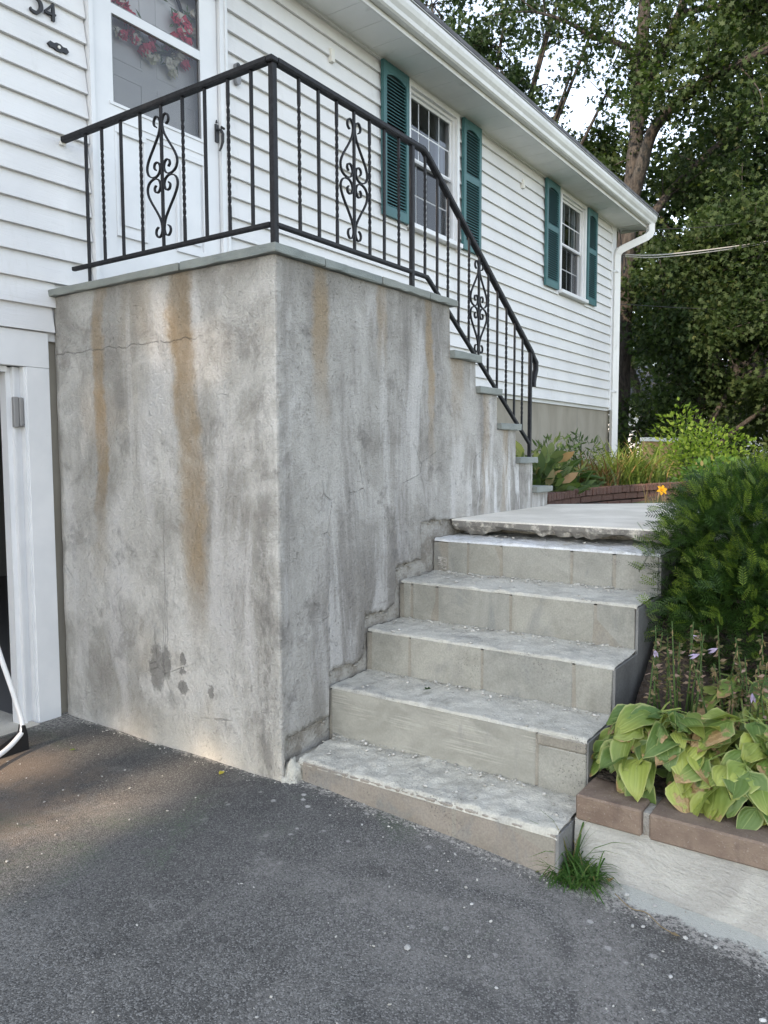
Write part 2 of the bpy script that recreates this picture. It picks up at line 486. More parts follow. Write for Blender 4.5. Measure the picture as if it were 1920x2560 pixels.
def _lawn(g):
    P = g.pos; n = g.noise(1.3, P, 5, .7); f = g.noise(30, P, 3, .7)
    c = g.mix(g.ss(n, .35, .65), (.035, .060, .018), (.085, .095, .035))
    c = g.mix(g.ss(f, .5, .7) * .5, c, (.11, .09, .05))
    g.set(Base_Color=c, Roughness=1.); g.bump(f, .05, 1)
material('lawn', _lawn)
def _bark(g):
    P = g.pos; n = g.noise(1, g.sc(P, (16, 16, 4.5)), 5, .7, 1.); m = g.noise(1.3, P, 3)
    c = g.mix(g.ss(n, .36, .64), (.018, .015, .013), (.058, .049, .041))
    c = g.mix(g.ss(m, .55, .7) * .4, c, (.07, .07, .062))
    g.set(Base_Color=c, Roughness=.95); g.bump(n, .03, 1)
material('bark', _bark)
def _shingle(g):
    P = g.pos; n = g.voro(9, g.sc(P, (1, 1, 3)), 'F1', 'Color')
    c = g.mix(g.sep(n), (.11, .11, .12), (.19, .19, .205))
    g.set(Base_Color=c, Roughness=.95)
material('shingle', _shingle)

def leaf_mat(name, dark, light, hot=None, hotamt=.1, trans=.35, rough=.6, ns=.9, kr=.7, kn=.5, spec=.2):
    m = bpy.data.materials.new(name); m.use_nodes = True; g = G(m)
    r = g.island(); n = g.noise(ns, None, 3)
    c = g.mix(g.ss(r * kr + n * kn, .25, .95), dark, light)
    if hot: c = g.mix(g.ss(r, 1 - hotamt, 1 - hotamt * .6), c, hot)
    g.set(Base_Color=c, Roughness=rough, Specular_IOR_Level=spec)
    t = g.n('ShaderNodeBsdfTranslucent'); g.link(t.inputs[0], g.mul(c, (1.3, 1.5, .6)))
    mx = g.n('ShaderNodeMixShader'); mx.inputs[0].default_value = trans
    g.nt.links.new(g.bsdf.outputs[0], mx.inputs[1]); g.nt.links.new(t.outputs[0], mx.inputs[2])
    g.nt.links.new(mx.outputs[0], g.out.inputs[0])
    MATS[name] = m
    return m
leaf_mat('oak_leaf', (.016, .032, .012), (.052, .078, .026), (.085, .10, .036), .05, ns=1.3, kr=.40, kn=.85)
leaf_mat('dark_leaf', (.012, .026, .012), (.036, .060, .024), None, .1, .3, ns=1.1, kr=.40, kn=.85)
leaf_mat('olive_leaf', (.026, .044, .016), (.074, .096, .034), (.11, .12, .045), .04, ns=1.3, kr=.40, kn=.85)
leaf_mat('yew_needle', (.010, .030, .007), (.050, .098, .019), None, .1, .2, .4, ns=16, kr=.25, kn=1.0)
leaf_mat('yew_tip', (.080, .140, .022), (.20, .27, .045), None, .1, .3, .4, ns=14, kr=.25, kn=1.0)
leaf_mat('lime_leaf', (.075, .135, .020), (.17, .24, .04), None, .1, .45)
leaf_mat('fern_leaf', (.05, .09, .035), (.11, .15, .06), None, .1, .35)
leaf_mat('lily_blade', (.085, .135, .03), (.19, .23, .06), (.33, .22, .10), .22, .35)
leaf_mat('rust_blade', (.095, .060, .03), (.16, .11, .05), (.09, .12, .04), .5, .3)
leaf_mat('broad_leaf', (.055, .09, .035), (.12, .155, .06), (.34, .22, .13), .16, .35)
leaf_mat('grass_blade', (.045, .105, .024), (.105, .19, .045), (.22, .19, .09), .12, .35)
leaf_mat('dry_bit', (.22, .15, .08), (.36, .27, .17), None, .1, .3)
leaf_mat('seed_pod', (.085, .085, .035), (.20, .155, .085), (.30, .21, .17), .3, .2)
leaf_mat('stalk', (.045, .085, .025), (.075, .12, .035), None, .1, .2)
leaf_mat('petal_lilac', (.42, .33, .58), (.60, .50, .74), None, .1, .4)
leaf_mat('petal_orange', (.88, .42, .02), (.92, .52, .05), None, .1, .35)
leaf_mat('petal_red', (.55, .035, .075), (.70, .09, .15), None, .1, .2)
leaf_mat('petal_white', (.72, .66, .58), (.80, .76, .70), None, .1, .2)
leaf_mat('wreath_leaf', (.05, .095, .05), (.12, .17, .09), None, .1, .2)
leaf_mat('yellow_leaf', (.42, .36, .05), (.48, .42, .07), None, .1, .3)

def _hosta(g):
    u, v = g.uv(); r = g.objrand(); P = g.pos
    au = (u - .5).abs() * 2
    veins = g.math('SINE', au * (22. - v * 6))
    c = g.mix(g.ss(g.math('FRACT', r * 13.7), .15, .95), (.135, .210, .042), (.38, .43, .095))
    c = g.mix(g.ss(v + (g.noise(9, P, 2) - .5) * .6, .25, .9) * .6, c, (.38, .41, .11))
    c = g.mix(g.ss(r, .45, .20) * .85, c, (.080, .150, .040))
    c = g.mix(g.ss(au, .82, .98) * .5, c, (.50, .50, .22))
    c = g.mix(g.ss(au, .06, .02) * .4, c, (.36, .42, .14))
    c = g.mix(g.ss(veins, .2, 1.) * .10, c, (.06, .11, .02))
    burn = g.ss(g.noise(17, P, 3, .6) + v * .35 + au * .12 + (g.math('FRACT', r * 7.3) - .5) * .60, .98, 1.06)
    c = g.mix(burn * .9, c, g.mix(g.noise(60, P, 2), (.30, .17, .075), (.52, .36, .20)))
    g.set(Base_Color=c, Roughness=.42, Specular_IOR_Level=.4)
    g.bump(veins * .35 + g.noise(30, P, 2) * .8 + burn * g.noise(90, P, 3) * 3, .0018, .7)
    t = g.n('ShaderNodeBsdfTranslucent'); g.link(t.inputs[0], g.mul(c, (1.1, 1.2, .6)))
    mx = g.n('ShaderNodeMixShader'); mx.inputs[0].default_value = .25
    g.nt.links.new(g.bsdf.outputs[0], mx.inputs[1]); g.nt.links.new(t.outputs[0], mx.inputs[2])
    g.nt.links.new(mx.outputs[0], g.out.inputs[0])
material('hosta_leaf', _hosta)
def _peb(g):
    P = g.pos; r = g.objrand(); n = g.noise(60, P, 3, .6)
    c = g.mix(r, (.36, .35, .33), (.58, .57, .54)); c = g.mul(c, g.gray(.75 + n * .5))
    g.set(Base_Color=c, Roughness=.9); g.bump(n, .003, .6)
material('pebble', _peb)
material('rubble', lambda g: (g.set(Base_Color=g.mix(g.island(), (.33, .315, .28), (.54, .52, .475)), Roughness=.95)))
material('tan_board', lambda g: g.set(Base_Color=g.mix(g.noise(4, None, 4), (.34, .20, .10), (.46, .30, .16)), Roughness=.8))
material('neighbor_wall', base=(.76, .76, .76), rough=.7)
material('dark_glass', base=(.03, .035, .04), rough=.15)
material('wire', base=(.33, .32, .30), rough=.6)
material('black_wire', base=(.02, .02, .02), rough=.6)

# ------------------------------------------------------------------ mesh helpers
def newobj(name, me, m=None, parent=None):
    o = bpy.data.objects.new(name, me)
    COL.objects.link(o)
    if m and me is not None and not me.materials: me.materials.append(MATS[m])
    if parent is not None:
        o.parent = parent
        o.matrix_parent_inverse = ROOTINV.get(parent.name, Matrix.Identity(4))
        ROOTINV[o.name] = Matrix.Identity(4)
    return o
ROOTINV = {}
def tag(o, label=None, cat=None, group=None, kind=None):
    if label: o['label'] = label
    if cat: o['category'] = cat
    if group: o['group'] = group
    if kind: o['kind'] = kind
    return o
def thing(name, label, cat, loc=(0, 0, 0), group=None):
    o = bpy.data.objects.new(name, None)
    COL.objects.link(o)
    o.location = loc
    o.empty_display_size = .1
    ROOTINV[o.name] = Matrix.Translation(-Vector(loc))
    return tag(o, label, cat, group)

class MB:
    def __init__(s): s.v, s.f, s.uv = [], [], []
    def add(s, vs_, fs):
        b = len(s.v); s.v += [tuple(p) for p in vs_]; s.f += [tuple(b + i for i in f) for f in fs]; return s
    def box(s, x0, x1, y0, y1, z0, z1, j=0.0):
        q = lambda: (R.random() - .5) * 2 * j
        vs_ = [(x + q(), y + q(), z + q()) for z in (z0, z1) for y in (y0, y1) for x in (x0, x1)]
        return s.add(vs_, [(0, 2, 3, 1), (4, 5, 7, 6), (0, 1, 5, 4), (2, 6, 7, 3), (0, 4, 6, 2), (1, 3, 7, 5)])
    def tube(s, pts, r, n=8, caps=True, ph=0.0, sq=False):
        pts = [Vector(p) for p in pts]
        rr = r if isinstance(r, (list, tuple)) else [r] * len(pts)
        b = len(s.v); up = None
        for i, p in enumerate(pts):
            t = (pts[min(i + 1, len(pts) - 1)] - pts[max(i - 1, 0)]).normalized()
            if up is None:
                up = Vector((0, 0, 1)) if abs(t.z) < .9 else Vector((1, 0, 0))
            a = t.cross(up).normalized(); c = a.cross(t).normalized(); up = c
            for k in range(n):
                w = ph + 2 * math.pi * k / n
                s.v.append(tuple(p + a * math.cos(w) * rr[i] + c * math.sin(w) * rr[i]))
        for i in range(len(pts) - 1):
            for k in range(n):
                s.f.append((b + i * n + k, b + i * n + (k + 1) % n, b + (i + 1) * n + (k + 1) % n, b + (i + 1) * n + k))
        if caps:
            s.f.append(tuple(b + k for k in reversed(range(n))))
            e = b + (len(pts) - 1) * n
            s.f.append(tuple(e + k for k in range(n)))
        return s
    def prism(s, prof, axis, a0, a1):
        """prof: closed 2-D profile; axis 0 -> (y,z) swept along x, 1 -> (x,z) along y, 2 -> (x,y) along z"""
        def P(p, a):
            return (a, p[0], p[1]) if axis == 0 else (p[0], a, p[1]) if axis == 1 else (p[0], p[1], a)
        n = len(prof); vs_ = [P(p, a0) for p in prof] + [P(p, a1) for p in prof]
        fs = [(i, (i + 1) % n, n + (i + 1) % n, n + i) for i in range(n)] + [tuple(reversed(range(n))), tuple(range(n, 2 * n))]
        return s.add(vs_, fs)
    def mesh(s, name, smooth=False, fix=True, bevel=0.0):
        me = bpy.data.meshes.new(name)
        me.from_pydata(s.v, [], s.f)
        if fix or bevel:
            bm = bmesh.new(); bm.from_mesh(me)
            if fix: bmesh.ops.recalc_face_normals(bm, faces=bm.faces)
            if bevel:
                bmesh.ops.bevel(bm, geom=bm.edges[:], offset=bevel, segments=1, affect='EDGES', profile=.6)
            bm.to_mesh(me); bm.free()
        if smooth: me.polygons.foreach_set('use_smooth', [True] * len(me.polygons))
        me.update()
        return me
    def build(s, name, m, parent=None, smooth=False, fix=True, bevel=0.0):
        return newobj(name, s.mesh(name, smooth, fix, bevel), m, parent)

def box(name, m, parent, x0, x1, y0, y1, z0, z1, bevel=0.0, j=0.0):
    return MB().box(x0, x1, y0, y1, z0, z1, j).build(name, m, parent, bevel=bevel)

def grid_mesh(name, V, nu, nv, smooth=True):
    """V: (nu*nv,3) array, row-major over u then v"""
    f = [(i * nv + j, (i + 1) * nv + j, (i + 1) * nv + j + 1, i * nv + j + 1) for i in range(nu - 1) for j in range(nv - 1)]
    me = bpy.data.meshes.new(name)
    me.from_pydata([tuple(p) for p in V], [], f)
    if smooth: me.polygons.foreach_set('use_smooth', [True] * len(me.polygons))
    me.update()
    return me

def scatter(name, tv, tf, pos, rot, scl, smooth=False):
    """many copies of a small template joined into one mesh (numpy). tf: polygons of equal size"""
    tv = np.asarray(tv, float); tf = np.asarray(tf, int)
    n, k = len(pos), len(tv)
    scl = np.asarray(scl, float)
    if scl.ndim == 1: scl = scl[:, None]
    V = np.einsum('nij,nkj->nki', rot, tv[None] * scl[:, None, :]) + pos[:, None, :]
    F = (tf[None] + (np.arange(n) * k)[:, None, None]).reshape(-1, tf.shape[1])
    me = bpy.data.meshes.new(name)
    me.vertices.add(n * k); me.vertices.foreach_set('co', V.reshape(-1).astype(np.float32))
    m, c = F.shape
    me.loops.add(m * c); me.loops.foreach_set('vertex_index', F.reshape(-1).astype(np.int32))
    me.polygons.add(m)
    me.polygons.foreach_set('loop_start', (np.arange(m) * c).astype(np.int32))
    me.polygons.foreach_set('loop_total', np.full(m, c, np.int32))
    if smooth: me.polygons.foreach_set('use_smooth', np.ones(m, bool))
    me.update(calc_edges=True)
    return me

def frames(y, up_jit=None):
    """rotation matrices whose local +Y is y (n,3) with random roll; columns x,y,z"""
    y = y / np.linalg.norm(y, axis=1, keepdims=True)
    h = NR.normal(size=y.shape) if up_jit is None else np.array([0, 0, 1.]) + NR.normal(size=y.shape) * up_jit
    x = np.cross(y, h); x /= np.linalg.norm(x, axis=1, keepdims=True) + 1e-9
    z = np.cross(x, y)
    return np.stack([x, y, z], 2)

D = 1.667
def dz(x, y):
    if y >= 0: b = 0.0
    elif y > -3: b = .045 * y - .0115 * y * y
    else: b = -.2385 + .114 * (y + 3)
    return b
def fbm(p, s, o=4): return mn.fractal(Vector(p) * s, .6, 2.1, o)

# ------------------------------------------------------------------ setting: ground, driveway, walk
def lerp_table(t, tab):
    if t <= tab[0][0]: return tab[0][1]
    for (a, va), (b, vb) in zip(tab, tab[1:]):
        if t <= b: return va + (vb - va) * (t - a) / (b - a + 1e-12)
    return tab[-1][1]

def ground_z(x, y):
    base = -.45 + min(0, .05 * (y + 2)) * (1 if y > -14 else 0) - (0.6 if y <= -14 else 0)
    if x < .40: return min(base, dz(x, y) - .12)
    hi = lerp_table(x, [(.40, .16), (.75, .22), (1.0, .45), (1.6, .78), (2.2, .97), (4, 1.0), (9, 1.08), (14, 1.0), (30, 1.2), (60, 2.0), (200, 8), (900, 20)])
    if y < -6: hi = hi * .8 - .1
    return hi
xs = sorted(set([-900, -300, -120, -60, -30, -16, -10, -6, -3, -1, 0, .2, .395, .41, .5, .6, .75, .9, 1.0, 1.2, 1.4, 1.6, 1.8, 2.0, 2.2, 2.6, 3, 3.5, 4, 5, 6, 7, 8, 9, 10, 12, 14, 17, 20, 25, 30, 40, 60, 100, 200, 400, 900]))
ys = [-900, -300, -120, -60, -30, -20, -14, -10, -8, -6, -5, -4, -3.5, -3, -2.6, -2.3, -2, -1.8, -1.6, -1.4, -1.2, -.8, -.4, 0, .5, 1, 1.8, 2.5, 4, 6, 9, 12, 16, 20, 30, 50, 80, 150, 300, 900]
V = []
for x in xs:
    for y in ys:
        z = ground_z(x, y)
        if x > .41 and abs(x) < 30: z += fbm((x, y, 3), 1.7) * .03
        if x > -1.2 and x < 3.3 and y > -1.25 and y < 9.5: z = min(z, -.35)     # under stoop and steps
        if x < 9.3 and y > 1.7 and y < 9.5 and x > -6: z = min(z, -.35)
        V.append((x, y, z))
me = grid_mesh('ground', V, len(xs), len(ys))
tag(newobj('ground', me, 'lawn'), kind='structure')

# garden soil sheets
def sheet(name, m, x0, x1, y0, y1, zf, step=.08, kind='structure'):
    nx = int((x1 - x0) / step) + 2; ny = int((y1 - y0) / step) + 2
    V = []
    for i in range(nx):
        for j in range(ny):
            x = x0 + (x1 - x0) * i / (nx - 1); y = y0 + (y1 - y0) * j / (ny - 1)
            V.append((x, y, zf(x, y)))
    return tag(newobj(name, grid_mesh(name, V, nx, ny), m), kind=kind)
sheet('garden_soil', 'soil', .36, 3.3, -5.8, -1.33, lambda x, y: ground_z(max(x, .45), y) + .045 + fbm((x, y, 0), 4) * .03)
sheet('garden_soil', 'soil', 3.25, 9.6, -.35, 1.70, lambda x, y: 1.06 + fbm((x, y, 0), 3) * .035 - (max(0, .12 - y) * .25 if x < 5 else 0), .12)

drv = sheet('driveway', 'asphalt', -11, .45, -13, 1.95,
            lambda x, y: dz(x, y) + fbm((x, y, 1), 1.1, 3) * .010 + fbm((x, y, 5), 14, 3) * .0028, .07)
sheet('street', 'asphalt', -60, 60, -30, -13.0, lambda x, y: dz(0, -13) - .02, 3.0)

# ------------------------------------------------------------------ stoop
stoop = thing('stoop', 'tall grey stuccoed concrete stoop with bluestone slabs and brown stains', 'stoop', (0.7, .8, 0))
SL = 2.358     # slab underside
TR = [(1.535, 1.862, 2.105), (1.862, 2.161, 1.915), (2.161, 2.461, 1.692), (2.461, 2.749, 1.462), (2.749, 3.032, 1.243)]
TT = .044
def top_z(x):
    if x < 1.515: return SL
    for a, b, z in TR:
        if x < b - .022: return z - TT
    return TR[-1][2] - TT
BOT = [(0, .06), (.018, .10), (.022, .196), (.10, .20), (.22, .206), (.345, .211), (.347, .29), (.318, .307), (.3185, .433),
       (.45, .437), (.609, .428), (.640, .45), (.615, .54), (.6155, .665), (.74, .66), (.832, .652), (.914, .668), (.930, .783),
       (.8985, .876), (1.02, .888), (1.158, .889), (1.192, .888), (1.194, 1.10), (1.321, 1.107), (1.50, 1.095), (3.1, 1.07)]
BB = []
for a in BOT:
    x = max(a[0], BB[-1][0] + .0006) if BB else a[0]
    BB.append((x, a[1]))
def bot_z(x):
    z = lerp_table(x, BB)
    if x < 1.5: z += fbm((x, 0, 2), 17, 3) * .011
    return z
# path of the skin: from the house along the left face, round the corner, along the right face
path = []
for i in range(85): path.append(('L', D - (D - .016) * i / 84))
for i in range(1, 5): path.append(('C', math.pi / 2 * i / 5))
xsr = set(.016 + (3.01 - .016) * i / 190 for i in range(191))
for bx, _ in BB[1:]: xsr.add(min(max(bx, .0165), 3.01))
for a, b, z in TR:
    for q in (a - .021, a - .0205, b - .023, b - .0225): xsr.add(min(q, 3.01))
xsr = sorted(x for x in xsr if x <= 3.01)
for x in xsr: path.append(('R', x))
NV = 90
V = []
for t, q in path:
    if t == 'L': p, n, zb, zt = Vector((0, q, 0)), Vector((-1, 0, 0)), -.03, SL
    elif t == 'C':
        p = Vector((.016 - .016 * math.cos(q), .016 - .016 * math.sin(q), 0)); n = Vector((-math.cos(q), -math.sin(q), 0)); zb, zt = -.03, SL
    else: p, n, zb, zt = Vector((q, 0, 0)), Vector((0, -1, 0)), bot_z(q), top_z(q)
    for j in range(NV):
        v = j / (NV - 1)
        z = zb + (zt - zb) * v
        w = Vector((p.x, p.y, z))
        amp = .006 if t != 'C' else .0045
        d = fbm(w, 1.6, 3) * amp + fbm(w + Vector((7, 7, 7)), 8, 3) * .0022
        if t == 'L' and q > 1.62: d -= (q - 1.62) * .3
        if t == 'R' and j == 0: d += .002
        V.append(w + n * d)
nu = len(path)
faces = [(i * NV + j, (i + 1) * NV + j, (i + 1) * NV + j + 1, i * NV + j + 1) for i in range(nu - 1) for j in range(NV - 1)]
# broken lower rim turned inwards
b0 = len(V)
rim = [i for i, (t, q) in enumerate(path) if t == 'R']
for i in rim: V.append(V[i * NV] + Vector((0, .03 + .006 * R.random(), .004 * R.random())))
for a in range(len(rim) - 1):
    faces.append((rim[a] * NV, b0 + a, b0 + a + 1, rim[a + 1] * NV))
me = bpy.data.meshes.new('stucco_coat')
me.from_pydata([tuple(p) for p in V], [], faces)
me.polygons.foreach_set('use_smooth', [True] * len(me.polygons))
me.update()
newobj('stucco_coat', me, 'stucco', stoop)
core = MB()
core.box(.03, 1.51, .030, D + .02, -.2, SL - .004)
for i, (a, b, z) in enumerate(TR):
    core.box(a - .022 if i else 1.512, b - .023, .030 + .0004 * (i + 1), D + .02, -.2, z - TT - .003 - .0007 * i)
core.build('masonry_core', 'old_mortar', stoop)
# broken edge: lumps of old mortar along the step line
for i in range(34):
    k = R.random(); x = .05 + 1.42 * k
    z = bot_z(x) - R.uniform(.005, .035)
    if z < .05: continue
    m = MB(); r = R.uniform(.007, .016)
    bm = bmesh.new(); bmesh.ops.create_icosphere(bm, subdivisions=1, radius=r)
    for v in bm.verts: v.co = Vector((v.co.x * R.uniform(1, 2.2), v.co.y, v.co.z * R.uniform(.6, 1))) * R.uniform(.8, 1.2) + Vector((x, .026, z))
    me = bpy.data.meshes.new('mortar_lump'); bm.to_mesh(me); bm.free()
    newobj('mortar_lump', me, 'old_mortar', stoop)

def slab(name, m, parent, x0, x1, y0, y1, z0, z1, chip=.004, seg=.05):
    """stone slab with hand-split, slightly uneven rim"""
    pts = []
    def edge(a, b):
        n = max(2, int((Vector(b) - Vector(a)).length / seg))
        for i in range(n): pts.append(Vector(a).lerp(Vector(b), i / n))
    edge((x0, y0), (x1, y0)); edge((x1, y0), (x1, y1)); edge((x1, y1), (x0, y1)); edge((x0, y1), (x0, y0))
    n = len(pts); vs_ = []
    c = Vector(((x0 + x1) / 2, (y0 + y1) / 2))
    for k, (z, s_) in enumerate(((z0, 1), (z0 + .006, 0), (z1 - .005, 0), (z1, 1))):
        for p in pts:
            d = (c - p).normalized()
            q = p + d * (s_ * R.uniform(.0005, chip * 1.3) + R.uniform(0, chip))
            vs_.append((q.x, q.y, z + (R.uniform(-.002, .004) if k == 0 else 0)))
    fs = [(k * n + i, k * n + (i + 1) % n, (k + 1) * n + (i + 1) % n, (k + 1) * n + i) for k in range(3) for i in range(n)]
    fs += [tuple(reversed(range(n))), tuple(range(3 * n, 4 * n))]
    return MB().add(vs_, fs).build(name, m, parent)
ZT = SL + .040
for (x0, x1, y0, y1) in ((-.032, .308, -.032, .578), (.316, .771, -.030, .578), (.779, 1.243, -.033, .578), (1.250, 1.560, -.031, .578),
                         (-.030, .50, .586, 1.655), (.508, 1.05, .586, 1.655), (1.058, 1.558, .586, 1.655)):
    slab('bluestone_slab', 'bluestone', stoop, x0, x1, y0, y1, SL + .001, ZT + R.uniform(-.001, .001))
for a, b, z in TR:
    slab('tread_stone', 'bluestone', stoop, a - .012, b + .004, -.034, .80, z - TT, z)
    slab('tread_stone', 'bluestone', stoop, a - .012, b + .003, .806, D - .03, z - TT, z)

# ------------------------------------------------------------------ lower steps
steps = thing('concrete_steps', 'worn grey block steps with their treads removed beside the stoop', 'steps', (.7, -.65, -.08))
SX = [.072, .370, .688, 1.000, 1.362]
SZ = [.098, .357, .580, .793, .990]
WY = -1.29
def tread(i):
    x0, z0 = SX[i], SZ[i]
    x1 = SX[i + 1] + .06 if i < 4 else 1.95
    nx, ny = int((x1 - x0) / .014), 92
    V = []
    for a in range(nx + 2):
        for b in range(ny):
            y = .012 + (WY - .012) * b / (ny - 1)
            if i == 0 and y > -.05: y = -.05 + (y + .05) * .3
            u = (a - 1) / nx
            x = x0 + (x1 - x0) * max(u, 0)
            w = Vector((x, y, z0))
            z = z0 + fbm(w, 9, 4) * .0055 + fbm(w, 2.2, 2) * .004
            rough = 2.3 if i == 0 else 1.0
            z += fbm(w + Vector((3, 0, 0)), 16, 4) * .004 * rough
            z += max(0, u) * (.022 if i == 0 else .008)
            if a <= 1:      # chipped nosing
                ch = (abs(fbm((y * 9, i, 1), 1, 3)) + abs(fbm((y * 31, i, 4), 1, 3)) * .5) * (.022 if i == 0 else .009)
                x += ch * (.3 if a == 0 else .8); z -= ch * .45
            if a == 0:
                z = z0 - .012 - (.012 if i == 0 else 0); x = x0 - .001 + .002 * fbm((y * 20, i, 2), 1)
            if b == ny - 1: z -= .006
            V.append((x, y, z))
    me = grid_mesh('tread', V, nx + 2, ny)
    newobj('tread', me, 'white_tread' if i == 4 else 'tread', steps)
for i in range(5): tread(i)
def blocks(i, joints, zb, m, yo=0.0, top=None):
    x, zt = SX[i], (SZ[i] - .011 if top is None else top)
    for k, (a, b) in enumerate(zip(joints, joints[1:])):
        o = box('block', m, steps, x - R.uniform(-.001, .0025), x + .16, b + .0075, a - .0075, zb, zt, bevel=.003, j=.003)
blocks(4, [-.075, -.211, -.425, -.835, -1.06, WY], .775, 'block')
blocks(3, [-.004, -.061, -.222, -.655, -1.093, WY], .575, 'block')
blocks(2, [-.005, -.248, -.657, -1.111, WY], .36, 'block')
blocks(0, [-.055, -.854, WY], -.24, 'brown_block')
# second riser: one long formed face, with a block and a thin cap course at its right end
box('formed_riser', 'formed_concrete', steps, SX[1], SX[1] + .17, -1.074, .004, .09, SZ[1] - .011, bevel=.004)
box('block', 'block', steps, SX[1] - .004, SX[1] + .16, WY, -1.086, .09, SZ[1] - .062, bevel=.004)
box('cap_course', 'mortar', steps, SX[1] - .006, SX[1] + .16, WY, -1.080, SZ[1] - .058, SZ[1] - .013, bevel=.004)
mb = MB()
for i in range(5):
    x1 = 2.0
    mb.box(SX[i] + .0018, x1, WY + .012 - .0008 * i, .02 - .001 * i, (-.3 if i == 0 else SZ[i - 1] - .02), SZ[i] - .020)
mb.build('mortar_bed', 'mortar', steps)
# parged right-hand side
mb = MB()
prof = [(SX[0] + .004, -.35)]
for i in range(5):
    prof += [(SX[i] + .004, SZ[i] - .013)]
    if i < 4: prof += [(SX[i + 1] + .004, SZ[i] - .013)]
prof += [(2.0, SZ[4] - .013), (2.0, -.35)]
mb.prism(prof, 1, WY - .006, WY + .006)
mb.build('side_parging', 'side_block', steps)
# open cell with loose aggregate at the top riser's left end
box('mortar_pier', 'mortar', steps, 1.372, 1.50, -.070, -.014, .885, .978, bevel=.003)
box('open_cell', 'old_mortar', steps, 1.3605, 1.366, -.0705, -.0135, .796, .886)
for k in range(40):
    bm = bmesh.new(); bmesh.ops.create_icosphere(bm, subdivisions=1, radius=R.uniform(.005, .0085))
    c = Vector((1.358 + R.uniform(0, .006), R.uniform(-.066, -.018), R.uniform(.802, .880)))
    for v in bm.verts: v.co = v.co * R.uniform(.75, 1.15) + c
    me = bpy.data.meshes.new('aggregate'); bm.to_mesh(me); bm.free()
    newobj('aggregate', me, 'mortar', steps)
# grey smear of mortar left behind at the foot of the stoop
bm = bmesh.new(); bmesh.ops.create_icosphere(bm, subdivisions=4, radius=1)
for v in bm.verts:
    q = v.co.copy()
    v.co = Vector((.050 + q.x * .060, -.012 + q.y * .050, -.05 + max(q.z, -.3) * .15 * (1 - .45 * max(0, -q.x)))) + q * fbm(q * 1.3, 1.6, 4) * .022
me = bpy.data.meshes.new('mortar_heap'); bm.to_mesh(me); bm.free()
me.polygons.foreach_set('use_smooth', [True] * len(me.polygons))
newobj('mortar_heap', me, 'tread', steps)

# walk slab with a broken underside
def walkway():
    out = [(1.545, .0), (1.545, -1.26), (1.60, -1.34), (3.9, -1.36), (3.86, -.80), (3.45, -.38), (3.12, .03)]
    pts = []
    for a, b in zip(out, out[1:] + out[:1]):
        n = max(2, int((Vector(b) - Vector(a)).length / .022))
        for k in range(n): pts.append(Vector(a).lerp(Vector(b), k / n))
    n = len(pts); vs_ = []
    for lv in range(4):
        for p in pts:
            x, y = p; z = [1.094, 1.086, 1.058, 1.046][lv]
            front = x < 1.60
            if front:
                e = fbm((y * 5, 0, 0), 1, 4)
                if lv == 0: x += .006
                if lv == 2: z += e * .012; x += .004 + abs(fbm((y * 12, 2, 0), 1, 3)) * .012
                if lv == 3: z += -.014 + fbm((y * 4, 5, 0), 1, 4) * .045; x += .03 + abs(fbm((y * 7, 9, 0), 1, 4)) * .07
            vs_.append((x, y, z))
    fs = [(k * n + i, k * n + (i + 1) % n, (k + 1) * n + (i + 1) % n, (k + 1) * n + i) for k in range(3) for i in range(n)]
    fs += [tuple(range(n)), tuple(reversed(range(3 * n, 4 * n)))]
    o = MB().add(vs_, fs).build('walkway', 'walk_concrete', None)
    return tag(o, kind='structure')
walkway()
tag(MB().box(1.86, 3.8, -1.5, -.01, .6, 1.028).build('walkway_base', 'old_mortar'), kind='structure')

# rubble crumbs on the treads
pos = []
for i in range(5):
    x0 = SX[i]; x1 = SX[i + 1] if i < 4 else 1.60
    n = [240, 260, 220, 330, 80][i]
    for k in range(n):
        u = 1 - abs(R.gauss(0, .14)) if R.random() < .78 else R.random()
        u = min(max(u, .05), .985)
        y = R.uniform(WY + .02, -.02)
        pos.append((x0 + (x1 - x0) * u, y, SZ[i] + .003 + (.022 if i == 0 else .008) * u))
pos = np.array(pos)
bm = bmesh.new(); bmesh.ops.create_icosphere(bm, subdivisions=1, radius=1)
tv = np.array([v.co[:] for v in bm.verts]) * np.array([1.2, .9, .6]); tv *= (1 + NR.uniform(-.25, .25, (len(tv), 1)))
tf = [[v.index for v in f.verts] for f in bm.faces]; bm.free()
sz = .0020 + .0085 * NR.random_sample(len(pos)) ** 5
yv = NR.normal(size=(len(pos), 3)); yv[:, 2] *= .15
me = scatter('rubble', tv, tf, pos, frames(yv, .2), sz * 1.15)
tag(newobj('rubble', me, 'rubble'), 'pale mortar crumbs scattered over the bare steps', 'rubble', kind='stuff')

